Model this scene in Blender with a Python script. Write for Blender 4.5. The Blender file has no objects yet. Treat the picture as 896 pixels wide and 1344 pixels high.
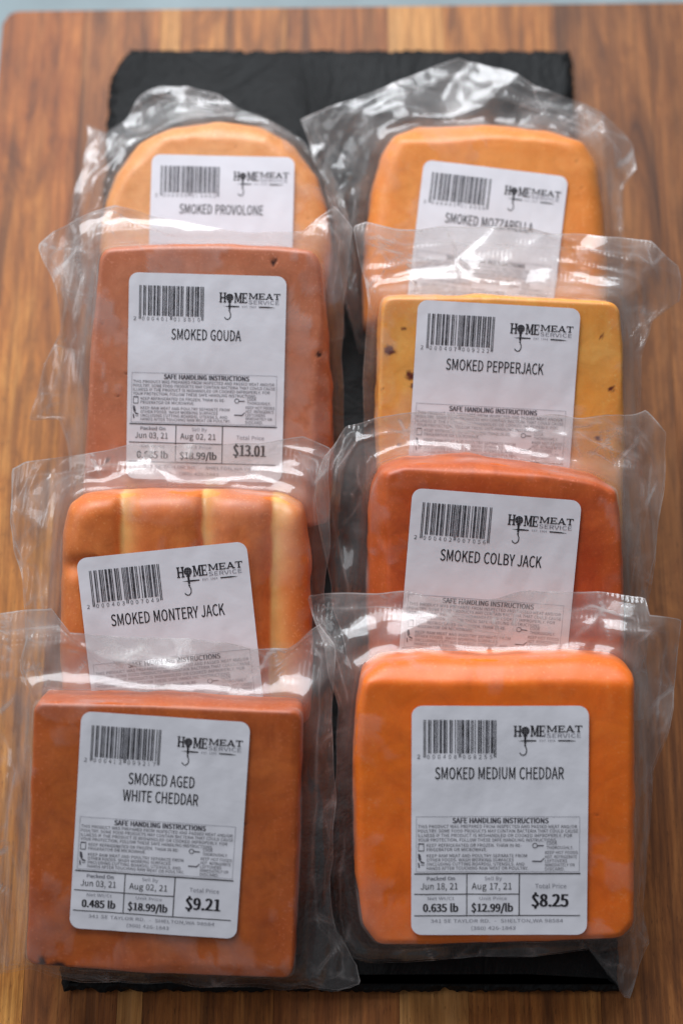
import bpy, math, random
import numpy as np
from mathutils import Vector, Matrix

random.seed(4)
MM = 0.001
scene = bpy.context.scene
col = scene.collection

# ------------------------------------------------------------------ camera
cam_d = bpy.data.cameras.new('camera')
cam = bpy.data.objects.new('camera', cam_d)
col.objects.link(cam)
cam.location = (0, -0.087, 0.665)
cam.rotation_euler = (math.radians(90 - 68), 0, 0)
cam_d.sensor_fit = 'VERTICAL'
cam_d.sensor_height = 36
cam_d.sensor_width = 24
cam_d.lens = 64.74
cam_d.clip_start = 0.02
cam_d.clip_end = 50
cam_d.dof.use_dof = True
cam_d.dof.focus_distance = 0.652
cam_d.dof.aperture_fstop = 4.8
cam_d.dof.aperture_blades = 7
scene.camera = cam

# ------------------------------------------------------------------ world and lamps
world = bpy.data.worlds.new('World')
scene.world = world
world.use_nodes = True
wb = world.node_tree.nodes['Background']
wb.inputs['Color'].default_value = (0.80, 0.79, 0.84, 1)
wb.inputs['Strength'].default_value = 0.13


def area(name, loc, target, sx, sy, power, color):
    d = bpy.data.lights.new(name, 'AREA')
    d.shape = 'RECTANGLE'
    d.size, d.size_y = sx, sy
    d.energy = power
    d.color = color
    o = bpy.data.objects.new(name, d)
    col.objects.link(o)
    o.location = loc
    o.rotation_euler = (Vector(target) - Vector(loc)).to_track_quat('-Z', 'Y').to_euler()
    return o


area('window_light', (-0.22, 1.10, 0.95), (0, 0.22, 0), 1.1, 0.75, 25, (0.93, 0.96, 1.0))
area('side_window_light', (-1.3, 0.25, 1.1), (0, 0.2, 0), 0.6, 0.9, 5, (0.92, 0.96, 1.0))
scene.view_settings.view_transform = 'Standard'
scene.view_settings.look = 'None'
scene.view_settings.exposure = 0.12
scene.view_settings.gamma = 1
scene.render.engine = 'CYCLES'
scene.cycles.transparent_max_bounces = 40
scene.cycles.max_bounces = 10
scene.cycles.use_denoising = True

DATA = {
    'provolone': dict(loc=[-49.5, 286.0, 38.9], tilt=17, thick=26, label=[2.4, -8.4, -1.33, 0.932],
        cheese=[[-45.4, -9.2], [-45.5, 3.0], [-43.5, 12.1], [-39.8, 22.8], [-30.9, 35.6], [-17.5, 42.4], [0.5, 45.1], [17.1, 42.7], [30.6, 35.3], [39.6, 22.8], [43.5, 9.0], [45.3, -6.2], [42.6, -24.3], [35.2, -37.9], [2.5, -43.9], [-33.2, -37.9], [-40.7, -24.3]],
        bag=[[-53.1, 49.3], [-46.0, 42.4], [-38.4, 49.3], [-31.8, 59.3], [-23.9, 64.0], [-14.1, 63.1], [-0.3, 59.3], [13.5, 50.9], [28.7, 42.4], [39.4, 32.2], [48.6, 19.7], [52.5, 2.7], [50.1, -40.3], [4.8, -49.4], [-52.6, -40.3], [-61.9, -21.9], [-58.6, 2.7], [-54.9, 24.4]]),
    'mozzarella': dict(loc=[56.6, 284.9, 41.4], tilt=19, thick=28, label=[-0.9, -14.1, -7.01, 0.942],
        cheese=[[-47.6, -18.4], [-46.4, -0.4], [-44.6, 14.6], [-41.0, 29.7], [-36.3, 38.1], [-26.1, 42.3], [0.7, 43.2], [26.1, 40.2], [38.9, 35.1], [44.2, 25.1], [46.7, 5.6], [47.8, -12.4], [47.0, -39.4], [0.4, -42.4], [-47.1, -39.4]],
        bag=[[-72.6, 48.1], [-59.0, 52.8], [-34.7, 63.5], [-17.9, 71.3], [-8.8, 73.4], [4.9, 68.2], [26.1, 59.8], [47.3, 49.7], [54.9, 43.5], [60.0, 37.4], [61.1, 28.2], [55.6, 17.5], [54.4, -10.0], [55.1, -43.5], [1.3, -49.6], [-49.9, -46.6], [-55.9, -22.2], [-60.2, 2.2], [-65.0, 23.6]]),
    'gouda': dict(loc=[-49.5, 209.6, 53.1], tilt=28, thick=31, label=[-0.3, 3.6, -1.59, 0.959],
        cheese=[[-39.0, 48.2], [-36.7, 50.9], [-19.7, 52.0], [2.7, 52.3], [25.0, 51.5], [38.7, 50.1], [41.4, 45.7], [43.9, 22.1], [45.3, -3.1], [45.9, -25.7], [44.4, -51.3], [1.9, -53.3], [-45.7, -51.3], [-46.6, -37.1], [-44.9, -14.4], [-42.5, 16.5], [-39.9, 38.8]],
        bag=[[-64.4, 53.2], [-58.0, 58.2], [-49.4, 63.0], [-35.1, 68.4], [-12.5, 61.6], [16.0, 57.1], [35.9, 58.2], [47.3, 67.2], [53.5, 58.8], [50.7, 30.5], [49.0, 2.0], [50.7, -26.8], [47.2, -61.6], [0.9, -63.1], [-51.3, -60.2], [-53.1, -26.8], [-56.9, -13.2], [-68.4, -12.9], [-63.1, 7.7], [-55.7, 22.0], [-57.8, 36.2]]),
    'pepperjack': dict(loc=[58.8, 197.8, 48.8], tilt=29, thick=29, label=[-3.4, 4.0, -3.19, 0.99],
        cheese=[[-44.0, 42.8], [-42.6, 45.6], [-2.4, 45.8], [40.3, 43.6], [42.8, 41.4], [44.2, 28.9], [45.6, -1.9], [45.5, -45.1], [1.3, -46.8], [-44.0, -45.1], [-45.3, -1.9], [-44.8, 28.9]],
        bag=[[-54.8, 71.3], [-49.7, 73.0], [-38.4, 70.8], [-21.4, 71.9], [6.9, 70.8], [29.5, 69.1], [45.1, 68.0], [57.0, 66.3], [68.3, 57.3], [68.0, 42.6], [57.9, 36.4], [52.5, 22.8], [52.2, -2.9], [55.1, -52.2], [2.6, -56.6], [-48.4, -52.2], [-49.6, -14.4], [-50.8, 14.2], [-49.1, 42.6]]),
    'monterey': dict(loc=[-55.5, 123.6, 47.4], tilt=27, thick=30, label=[-3.9, -16.6, 5.9, 1.005],
        cheese=[[-43.5, 28.6], [-41.2, 38.3], [-34.7, 41.5], [-11.1, 42.9], [15.8, 42.6], [34.6, 40.7], [41.6, 37.2], [43.7, 17.7], [44.7, -12.2], [43.8, -41.0], [-1.0, -43.8], [-44.4, -41.0], [-45.1, -12.2], [-44.2, 17.7]],
        bag=[[-64.4, 50.6], [-60.0, 53.1], [-48.0, 54.2], [-26.0, 58.0], [4.1, 60.2], [26.0, 59.7], [42.4, 61.9], [51.2, 57.5], [50.6, 43.8], [51.7, 27.2], [49.2, 5.1], [50.6, -17.2], [52.2, -48.1], [-2.2, -52.3], [-49.4, -49.5], [-60.6, -22.8], [-58.6, -0.5], [-61.7, 16.2], [-64.8, 30.0]]),
    'colby': dict(loc=[54.8, 131.4, 51.5], tilt=30, thick=32, label=[-3.3, -5.1, -4.44, 0.991],
        cheese=[[-44.6, 22.5], [-43.5, 33.3], [-40.9, 40.9], [-32.9, 43.8], [-8.8, 44.9], [12.6, 42.2], [34.1, 38.2], [41.6, 34.7], [43.8, 19.8], [45.5, -7.6], [45.2, -43.6], [0.3, -46.4], [-43.3, -43.6], [-45.1, -7.6]],
        bag=[[-61.1, 45.2], [-52.9, 56.2], [-42.8, 59.4], [-24.3, 61.4], [-2.5, 59.4], [19.3, 60.3], [41.1, 59.4], [55.2, 61.4], [62.5, 54.0], [61.3, 34.2], [59.0, 17.6], [56.8, -7.6], [57.3, -52.9], [1.6, -57.2], [-48.6, -54.4], [-53.7, -24.5], [-57.0, -10.4], [-62.5, 12.0], [-64.6, 31.4]]),
    'white_cheddar': dict(loc=[-59.9, 43.4, 45.8], tilt=27, thick=26, label=[-1.5, 5.2, -3.94, 0.946],
        cheese=[[-43.5, 45.4], [-42.5, 47.0], [-3.7, 46.4], [45.0, 44.1], [46.3, 42.5], [45.2, 0.4], [43.3, -46.0], [41.7, -48.4], [-4.6, -46.8], [-45.6, -43.1], [-47.1, -41.5], [-45.5, 0.4]],
        bag=[[-67.2, 71.7], [-51.5, 75.4], [-39.5, 76.9], [-32.9, 68.5], [-15.1, 67.5], [5.7, 66.9], [29.1, 63.0], [43.2, 62.2], [52.6, 71.1], [57.8, 63.8], [56.8, 37.3], [57.8, 10.7], [55.7, -16.1], [57.8, -37.8], [65.8, -50.0], [66.3, -56.8], [57.8, -59.2], [47.2, -56.8], [33.9, -58.4], [-0.5, -57.3], [-32.3, -56.2], [-48.2, -50.0], [-61.4, -52.7], [-67.8, -37.8], [-63.3, -2.7], [-57.6, 24.0], [-67.6, 50.6]]),
    'medium_cheddar': dict(loc=[52.1, 55.8, 48.5], tilt=26, thick=29, label=[1.5, -6.2, 0.0, 0.997],
        cheese=[[-46.4, 33.2], [-44.9, 42.3], [-38.7, 47.0], [-23.2, 48.3], [-2.6, 47.5], [28.3, 48.5], [42.5, 47.0], [47.0, 43.3], [47.5, 13.6], [47.7, -25.9], [47.9, -43.1], [43.5, -47.6], [13.6, -48.7], [-22.9, -49.8], [-39.9, -49.8], [-44.8, -43.1], [-46.9, -25.9], [-47.5, 13.6]],
        bag=[[-63.7, 68.3], [-56.8, 69.3], [-33.2, 69.1], [-1.7, 67.7], [14.1, 69.9], [37.7, 69.9], [53.5, 68.5], [54.1, 62.5], [65.4, 60.9], [63.4, 29.5], [55.7, 8.2], [54.4, -16.0], [52.6, -40.2], [55.4, -53.8], [52.9, -67.4], [49.8, -77.2], [46.6, -75.0], [41.6, -56.5], [15.0, -59.8], [-11.6, -61.4], [-38.3, -61.9], [-51.6, -59.8], [-56.9, -53.8], [-58.2, -29.4], [-54.2, 5.5], [-53.7, 29.5], [-58.2, 50.8]]),
}

# ------------------------------------------------------------------ noise helpers
def _hash(ix, iy, iz, seed):
    h = (ix.astype(np.int64) * 374761393 + iy.astype(np.int64) * 668265263 + iz.astype(np.int64) * 2147483647 + seed * 974634777) & 0xffffffff
    h = ((h ^ (h >> 13)) * 1274126177) & 0xffffffff
    h = ((h ^ (h >> 16)) * 2246822519) & 0xffffffff
    h = h ^ (h >> 15)
    return (h & 0xffffff) / float(0xffffff) * 2 - 1


def vnoise(x, y, z=0.0, seed=0):
    x, y, z = np.broadcast_arrays(np.asarray(x, float), np.asarray(y, float), np.asarray(z, float))
    fx, fy, fz = np.floor(x), np.floor(y), np.floor(z)
    u, v, w = x - fx, y - fy, z - fz
    u, v, w = [t * t * (3 - 2 * t) for t in (u, v, w)]
    r = 0
    for dx in (0, 1):
        for dy in (0, 1):
            for dz in (0, 1):
                r = r + _hash(fx + dx, fy + dy, fz + dz, seed) * (u if dx else 1 - u) * (v if dy else 1 - v) * (w if dz else 1 - w)
    return r


def fbm(x, y, z=0.0, seed=0, octs=3):
    r, a = 0, 1.0
    for k in range(octs):
        r = r + a * vnoise(np.asarray(x) * 2 ** k, np.asarray(y) * 2 ** k, np.asarray(z) * 2 ** k, seed + k * 17)
        a *= 0.5
    return r


def facet(x, y, seed=0):
    """triangular lattice with random heights, joined by flat facets: the creases of crumpled film"""
    x, y = np.asarray(x, float), np.asarray(y, float)
    s = (x + y) * 0.36602540378
    i, j = np.floor(x + s), np.floor(y + s)
    u, v = x + s - i, y + s - j
    z0 = np.zeros_like(i)
    a = _hash(i, j, z0, seed)
    d = _hash(i + 1, j + 1, z0, seed)
    b = _hash(i + 1, j, z0, seed)
    c = _hash(i, j + 1, z0, seed)
    return np.where(u > v, a + (b - a) * (u - v) + (d - a) * v, a + (c - a) * (v - u) + (d - a) * u)


def facet_crease(x, y):
    """distance to the nearest fold line of the facet lattice (lattice units)"""
    x, y = np.asarray(x, float), np.asarray(y, float)
    s = (x + y) * 0.36602540378
    u, v = (x + s) % 1, (y + s) % 1
    return np.minimum(np.minimum(np.minimum(u, 1 - u), np.minimum(v, 1 - v)), abs(u - v) * 0.7)


def sstep(e0, e1, x):
    t = np.clip((np.asarray(x, float) - e0) / (e1 - e0), 0, 1)
    return t * t * (3 - 2 * t)


# ------------------------------------------------------------------ object helpers
def mesh_from(name, verts, faces, smooth=True, scale=MM):
    me = bpy.data.meshes.new(name)
    me.from_pydata([tuple(v) for v in (np.asarray(verts) * scale)], [], faces)
    me.validate()
    if smooth:
        me.polygons.foreach_set('use_smooth', [True] * len(me.polygons))
    me.update()
    return me


def link(name, me, mat, parent=None, mw=None):
    o = bpy.data.objects.new(name, me)
    col.objects.link(o)
    if mat is not None and not me.materials:
        me.materials.append(mat)
    if parent is not None:
        o.parent = parent
    return o


def tag(o, label=None, cat=None, group=None, kind=None):
    if label: o['label'] = label
    if cat: o['category'] = cat
    if group: o['group'] = group
    if kind: o['kind'] = kind
    return o


def empty(name, loc):
    o = bpy.data.objects.new(name, None)
    o.empty_display_size = 0.01
    o.location = loc
    col.objects.link(o)
    return o


# ------------------------------------------------------------------ node helpers
def new_mat(name):
    m = bpy.data.materials.new(name)
    m.use_nodes = True
    nt = m.node_tree
    nt.nodes.clear()
    out = nt.nodes.new('ShaderNodeOutputMaterial')
    return m, nt, out


def N(nt, t, **kw):
    n = nt.nodes.new(t)
    for k, v in kw.items():
        if k.startswith('_'):
            setattr(n, k[1:], v)
        else:
            key = k.replace('__', ' ')
            n.inputs[key].default_value = v
    return n


def L(nt, a, b):
    nt.links.new(a, b)


def coords(nt, scale=(1, 1, 1), loc=(0, 0, 0), rot=(0, 0, 0)):
    tc = N(nt, 'ShaderNodeTexCoord')
    mp = N(nt, 'ShaderNodeMapping')
    mp.inputs['Scale'].default_value = scale
    mp.inputs['Location'].default_value = loc
    mp.inputs['Rotation'].default_value = rot
    L(nt, tc.outputs['Object'], mp.inputs['Vector'])
    return mp.outputs['Vector']


def noise(nt, vec, scale, detail=4, rough=0.55, dist=0.0):
    n = N(nt, 'ShaderNodeTexNoise')
    n.inputs['Scale'].default_value = scale
    n.inputs['Detail'].default_value = detail
    n.inputs['Roughness'].default_value = rough
    n.inputs['Distortion'].default_value = dist
    L(nt, vec, n.inputs['Vector'])
    return n.outputs['Fac']


def ramp(nt, fac, stops):
    r = N(nt, 'ShaderNodeValToRGB')
    e = r.color_ramp.elements
    e[0].position, e[0].color = stops[0][0], (*stops[0][1], 1)
    e[1].position, e[1].color = stops[-1][0], (*stops[-1][1], 1)
    for p, c in stops[1:-1]:
        k = e.new(p)
        k.color = (*c, 1)
    L(nt, fac, r.inputs['Fac'])
    return r.outputs['Color']


def mixc(nt, fac, a, b, mode='MIX'):
    m = N(nt, 'ShaderNodeMix', _data_type='RGBA', _blend_type=mode)
    for s, v in ((m.inputs[0], fac), (m.inputs[6], a), (m.inputs[7], b)):
        if isinstance(v, (int, float)):
            s.default_value = v
        elif isinstance(v, tuple):
            s.default_value = (*v, 1) if len(v) == 3 else v
        else:
            L(nt, v, s)
    return m.outputs[2]


def math_n(nt, op, a, b=0.5, clamp=False):
    m = N(nt, 'ShaderNodeMath', _operation=op, _use_clamp=clamp)
    for i, v in enumerate((a, b)):
        if isinstance(v, (int, float)):
            m.inputs[i].default_value = v
        else:
            L(nt, v, m.inputs[i])
    return m.outputs[0]


def bump(nt, h, strength, dist, prev=None):
    b = N(nt, 'ShaderNodeBump')
    b.inputs['Strength'].default_value = strength
    b.inputs['Distance'].default_value = dist
    L(nt, h, b.inputs['Height'])
    if prev is not None:
        L(nt, prev, b.inputs['Normal'])
    return b.outputs['Normal']


def lin(r, g, b):
    f = lambda c: c / 12.92 if c <= 0.04045 else ((c + 0.055) / 1.055) ** 2.4
    return (f(r / 255), f(g / 255), f(b / 255))


# ------------------------------------------------------------------ materials
def cheese_mat(name, light, dark, rim, mott=0.5, rough=0.5, bumpy=0.25, inner=None, fleck=(0.07, 0.018, 0.012)):
    m, nt, out = new_mat(name)
    v = coords(nt)
    base = ramp(nt, noise(nt, v, 28, 5, 0.6, 0.4), [(0.34, dark), (0.62, light)])
    base = mixc(nt, mott, light, base)
    bl = noise(nt, v, 75, 5, 0.7, 1.0)
    base = mixc(nt, ramp(nt, bl, [(0.46, (0, 0, 0)), (0.70, (0.55, 0.55, 0.55))]), base, tuple(x * 0.74 for x in dark))
    st = noise(nt, coords(nt, (1, 0.25, 1), (3, 1, 0)), 170, 4, 0.65, 0.5)
    base = mixc(nt, ramp(nt, st, [(0.52, (0, 0, 0)), (0.74, (0.5, 0.5, 0.5))]), base, tuple(min(1, x * 1.12 + 0.02) for x in light))
    fine = noise(nt, v, 420, 4, 0.6)
    base = mixc(nt, ramp(nt, fine, [(0.45, (0, 0, 0)), (0.75, (0.35, 0.35, 0.35))]), base, dark)
    # smoke-darkened rind along the edges and sides, stored on the mesh
    at = N(nt, 'ShaderNodeAttribute', _attribute_name='rind')
    base = mixc(nt, at.outputs['Fac'], base, mixc(nt, 0.35, rim, base))
    # salt-fine pale specks, thickest on the rind
    sk = noise(nt, v, 950, 2, 0.5)
    skm = math_n(nt, 'MULTIPLY', ramp(nt, sk, [(0.60, (0, 0, 0)), (0.70, (0.8, 0.8, 0.8))]), math_n(nt, 'MULTIPLY_ADD', at.outputs['Fac'], 0.75))
    skm.node.inputs[1].links[0].from_node.inputs[2].default_value = 0.12
    base = mixc(nt, skm, base, tuple(min(1, x * 1.25 + 0.10) for x in light))
    if inner:
        a2 = N(nt, 'ShaderNodeAttribute', _attribute_name='pale')
        base = mixc(nt, a2.outputs['Fac'], base, inner)
    a3 = N(nt, 'ShaderNodeAttribute', _attribute_name='spot')
    base = mixc(nt, a3.outputs['Fac'], base, fleck)
    p = N(nt, 'ShaderNodeBsdfPrincipled')
    p.inputs['Roughness'].default_value = rough
    p.inputs['Specular IOR Level'].default_value = 0.2
    p.inputs['Subsurface Weight'].default_value = 0.12
    p.inputs['Subsurface Radius'].default_value = (1.0, 0.45, 0.15)
    p.inputs['Subsurface Scale'].default_value = 0.0035
    L(nt, base, p.inputs['Base Color'])
    nb = bump(nt, noise(nt, v, 90, 4, 0.6), bumpy * 0.4, 0.001)
    nb = bump(nt, noise(nt, v, 700, 3, 0.6), bumpy * 0.7, 0.0003, nb)
    L(nt, nb, p.inputs['Normal'])
    L(nt, p.outputs[0], out.inputs[0])
    return m


CHEESE = dict(
    provolone=cheese_mat('smoked_provolone', (0.92, 0.46, 0.20), (0.86, 0.36, 0.13), (0.68, 0.20, 0.03), 0.8),
    mozzarella=cheese_mat('smoked_mozzarella', (0.90, 0.36, 0.09), (0.86, 0.27, 0.045), (0.84, 0.22, 0.025), 0.8),
    gouda=cheese_mat('smoked_gouda', (0.68, 0.250, 0.130), (0.60, 0.190, 0.090), (0.52, 0.125, 0.048), 0.8),
    pepperjack=cheese_mat('smoked_pepperjack', (1.0, 0.50, 0.12), (0.98, 0.38, 0.055), (0.95, 0.33, 0.06), 1.0, fleck=(0.15, 0.022, 0.010)),
    monterey=cheese_mat('smoked_monterey', (0.88, 0.27, 0.06), (0.66, 0.14, 0.026), (0.80, 0.20, 0.038), 0.9, inner=(0.93, 0.52, 0.17)),
    colby=cheese_mat('smoked_colby', (0.70, 0.125, 0.016), (0.48, 0.056, 0.007), (0.76, 0.19, 0.036), 1.0),
    white_cheddar=cheese_mat('smoked_white_cheddar', (0.64, 0.155, 0.022), (0.46, 0.085, 0.011), (0.58, 0.110, 0.020), 0.9),
    medium_cheddar=cheese_mat('smoked_medium_cheddar', (0.97, 0.205, 0.010), (0.92, 0.155, 0.006), (0.95, 0.21, 0.012), 0.8),
)


def film_mat(name, ribs):
    m, nt, out = new_mat(name)
    v = coords(nt)
    tr = N(nt, 'ShaderNodeBsdfTransparent')
    tr.inputs['Color'].default_value = (0.975, 0.975, 0.97, 1)
    df = N(nt, 'ShaderNodeBsdfDiffuse')
    df.inputs['Color'].default_value = (0.80, 0.78, 0.78, 1)
    tl = N(nt, 'ShaderNodeBsdfTranslucent')
    tl.inputs['Color'].default_value = (0.80, 0.78, 0.78, 1)
    md = N(nt, 'ShaderNodeMixShader')
    md.inputs[0].default_value = 0.45
    L(nt, df.outputs[0], md.inputs[1]); L(nt, tl.outputs[0], md.inputs[2])
    milk_glint = N(nt, 'ShaderNodeAttribute', _attribute_name='milk_glint')
    cloud = noise(nt, v, 60, 3, 0.5)
    cl = ramp(nt, cloud, [(0.36, (0.35,) * 3), (0.66, (1.7,) * 3)])
    mk = math_n(nt, 'MULTIPLY', milk_glint.outputs['Fac'], cl, True)
    m1 = N(nt, 'ShaderNodeMixShader')
    L(nt, mk, m1.inputs[0]); L(nt, tr.outputs[0], m1.inputs[1]); L(nt, md.outputs[0], m1.inputs[2])
    gl = N(nt, 'ShaderNodeBsdfGlossy')
    ct = N(nt, 'ShaderNodeAttribute', _attribute_name='contact')
    L(nt, math_n(nt, 'MULTIPLY_ADD', ct.outputs['Fac'], 0.30), gl.inputs['Roughness'])
    gl.inputs['Roughness'].links[0].from_node.inputs[2].default_value = 0.11
    nb = bump(nt, noise(nt, v, 110, 2, 0.5, 0.6), 0.07, 0.0006)
    nb = bump(nt, noise(nt, v, 620, 2, 0.5), 0.06, 0.0003, nb)
    if ribs:
        w = N(nt, 'ShaderNodeTexWave', _wave_type='BANDS', _bands_direction='X')
        w.inputs['Scale'].default_value = 190
        w.inputs['Distortion'].default_value = 0.6
        L(nt, coords(nt, rot=(0, 0, 0.12)), w.inputs['Vector'])
        nb = bump(nt, w.outputs['Fac'], 0.3, 0.0003, nb)
    L(nt, nb, gl.inputs['Normal'])
    # thin sheet: both of its faces mirror alike, so use the angle only (Schlick)
    lw = N(nt, 'ShaderNodeLayerWeight')
    lw.inputs['Blend'].default_value = 0.5
    L(nt, nb, lw.inputs['Normal'])
    f5 = math_n(nt, 'POWER', lw.outputs['Facing'], 4.0)
    f2 = math_n(nt, 'MULTIPLY_ADD', f5, 0.8)
    f2.node.inputs[2].default_value = 0.075
    f2 = math_n(nt, 'MINIMUM', f2, 0.7)
    # where the film clings to the cheese one of its two mirrors is gone
    f2 = math_n(nt, 'MULTIPLY', f2, math_n(nt, 'MULTIPLY_ADD', ct.outputs['Fac'], -0.5))
    f2.node.inputs[1].links[0].from_node.inputs[2].default_value = 1.0
    # the sheet has a clear gloss over a broad satin sheen
    g2 = N(nt, 'ShaderNodeBsdfGlossy')
    g2.inputs['Roughness'].default_value = 0.42
    L(nt, nb, g2.inputs['Normal'])
    gm = N(nt, 'ShaderNodeMixShader')
    gm.inputs[0].default_value = 0.38
    L(nt, gl.outputs[0], gm.inputs[1]); L(nt, g2.outputs[0], gm.inputs[2])
    m2 = N(nt, 'ShaderNodeMixShader')
    L(nt, f2, m2.inputs[0]); L(nt, m1.outputs[0], m2.inputs[1]); L(nt, gm.outputs[0], m2.inputs[2])
    L(nt, m2.outputs[0], out.inputs[0])
    return m


FILM_TOP = film_mat('vacuum_film', False)
FILM_RIB = film_mat('ribbed_vacuum_film', True)


def simple(name, colr, rough, noise_scale=None, amt=0.1, bmp=0.0, bscale=300, spec=0.5):
    m, nt, out = new_mat(name)
    p = N(nt, 'ShaderNodeBsdfPrincipled')
    p.inputs['Roughness'].default_value = rough
    p.inputs['Specular IOR Level'].default_value = spec
    v = coords(nt)
    if noise_scale:
        f = noise(nt, v, noise_scale, 5, 0.6)
        c = ramp(nt, f, [(0.3, tuple(x * (1 - amt) for x in colr)), (0.7, tuple(min(1, x * (1 + amt)) for x in colr))])
        L(nt, c, p.inputs['Base Color'])
    else:
        p.inputs['Base Color'].default_value = (*colr, 1)
    if bmp:
        L(nt, bump(nt, noise(nt, v, bscale, 4, 0.6), bmp, 0.0005), p.inputs['Normal'])
    L(nt, p.outputs[0], out.inputs[0])
    return m


PAPER = simple('label_paper', (0.80, 0.80, 0.86), 0.33, 30, 0.02, 0.5, 55)
INK = simple('thermal_ink', (0.022, 0.020, 0.026), 0.5)
INK_BAR = simple('thermal_ink_uneven', (0.085, 0.085, 0.10), 0.5, 420, 0.9)
INK_GREY = simple('thermal_ink_grey', (0.26, 0.26, 0.30), 0.5)
INK_MID = simple('thermal_ink_mid', (0.085, 0.08, 0.10), 0.5)


def slate_mat():
    m, nt, out = new_mat('slate')
    v = coords(nt)
    f = noise(nt, v, 22, 6, 0.65, 0.5)
    c = ramp(nt, f, [(0.3, (0.0055, 0.006, 0.0065)), (0.7, (0.015, 0.0165, 0.0175))])
    sp = noise(nt, v, 180, 2, 0.5)
    c = mixc(nt, ramp(nt, sp, [(0.79, (0, 0, 0)), (0.83, (0.35, 0.35, 0.35))]), c, (0.28, 0.29, 0.30))
    p = N(nt, 'ShaderNodeBsdfPrincipled')
    p.inputs['Roughness'].default_value = 0.6
    p.inputs['Specular IOR Level'].default_value = 0.18
    L(nt, c, p.inputs['Base Color'])
    nb = bump(nt, noise(nt, coords(nt, (1, 0.6, 1)), 20, 6, 0.65, 1.5), 1.0, 0.005)
    nb = bump(nt, noise(nt, v, 260, 4, 0.7), 0.5, 0.0006, nb)
    L(nt, nb, p.inputs['Normal'])
    L(nt, p.outputs[0], out.inputs[0])
    return m


def wood_mat(name, c_dark, c_mid, c_light, seed, streak=1.0, far_red=0.0):
    m, nt, out = new_mat(name)
    off = (seed * 1.37, seed * 0.71, seed * 0.33)
    v = coords(nt, (1, 0.17, 1), off)
    v2 = coords(nt, (1, 0.02, 1), off)
    v3 = coords(nt, (1, 0.45, 1), off)
    broad = noise(nt, v, 50, 8, 0.66, 2.4)
    c = ramp(nt, broad, [(0.27, c_dark), (0.47, c_mid), (0.66, c_light)])
    # long annual-ring streaks
    w = N(nt, 'ShaderNodeTexWave', _wave_type='BANDS', _bands_direction='X')
    w.inputs['Scale'].default_value = 40
    w.inputs['Distortion'].default_value = 14
    w.inputs['Detail'].default_value = 3
    w.inputs['Detail Scale'].default_value = 1.3
    L(nt, v, w.inputs['Vector'])
    c = mixc(nt, ramp(nt, w.outputs['Fac'], [(0.0, (0.22 * streak,) * 3), (0.45, (0, 0, 0))]), c, c_dark, 'MULTIPLY' if False else 'MIX')
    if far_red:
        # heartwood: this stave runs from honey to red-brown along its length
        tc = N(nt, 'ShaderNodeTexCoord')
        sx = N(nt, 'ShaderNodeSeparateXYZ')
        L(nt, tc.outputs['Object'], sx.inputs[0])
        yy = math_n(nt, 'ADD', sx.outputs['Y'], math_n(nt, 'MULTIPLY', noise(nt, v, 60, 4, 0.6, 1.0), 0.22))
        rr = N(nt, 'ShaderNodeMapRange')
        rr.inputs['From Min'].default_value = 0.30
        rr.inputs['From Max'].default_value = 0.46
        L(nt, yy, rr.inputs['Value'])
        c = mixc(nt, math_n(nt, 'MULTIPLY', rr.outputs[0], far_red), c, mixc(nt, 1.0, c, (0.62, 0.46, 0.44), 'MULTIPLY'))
    # dark irregular veins
    w2 = N(nt, 'ShaderNodeTexWave', _wave_type='BANDS', _bands_direction='X')
    w2.inputs['Scale'].default_value = 13
    w2.inputs['Distortion'].default_value = 9
    w2.inputs['Detail'].default_value = 5
    w2.inputs['Detail Roughness'].default_value = 0.7
    L(nt, coords(nt, (1, 0.09, 1), (off[0] + 2, off[1], 0)), w2.inputs['Vector'])
    vein = math_n(nt, 'MULTIPLY', ramp(nt, w2.outputs['Fac'], [(0.0, (0.6,) * 3), (0.11, (0, 0, 0))]), ramp(nt, noise(nt, v3, 30, 3, 0.5), [(0.42, (0, 0, 0)), (0.58, (1, 1, 1))]))
    c = mixc(nt, vein, c, tuple(x * 0.6 for x in c_dark))
    # fine fibres and open pores
    fib = noise(nt, v2, 900, 3, 0.6)
    c = mixc(nt, ramp(nt, fib, [(0.35, (0.45, 0.45, 0.45)), (0.6, (0, 0, 0))]), c, tuple(x * 0.55 for x in c_dark))
    pore = noise(nt, v, 1500, 2, 0.5)
    c = mixc(nt, ramp(nt, pore, [(0.62, (0, 0, 0)), (0.72, (0.5, 0.5, 0.5))]), c, tuple(x * 0.35 for x in c_dark))
    big = noise(nt, v3, 24, 5, 0.6, 0.8)
    c = mixc(nt, 0.55, c, ramp(nt, big, [(0.3, (0.60, 0.50, 0.43)), (0.7, (1, 1, 1))]), 'MULTIPLY')
    p = N(nt, 'ShaderNodeBsdfPrincipled')
    p.inputs['Roughness'].default_value = 0.52
    p.inputs['Specular IOR Level'].default_value = 0.3
    L(nt, c, p.inputs['Base Color'])
    nb = bump(nt, fib, 0.25, 0.0004)
    nb = bump(nt, pore, 0.2, 0.0002, nb)
    L(nt, nb, p.inputs['Normal'])
    L(nt, p.outputs[0], out.inputs[0])
    return m


# ------------------------------------------------------------------ the setting: table under the board
BOARD_TOP = -6.0
BOARD_T = 26.0
tm = simple('painted_table', (0.23, 0.29, 0.31), 0.6, 9, 0.22, 0.3, 60, 0.3)
g = 2000
tab = link('table_surface', mesh_from('table_surface', [(-g, -g, 0), (g, -g, 0), (g, g, 0), (-g, g, 0)], [(0, 1, 2, 3)]), tm)
tab.location.z = (BOARD_TOP - BOARD_T - 2) * MM
tag(tab, kind='structure')

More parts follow.
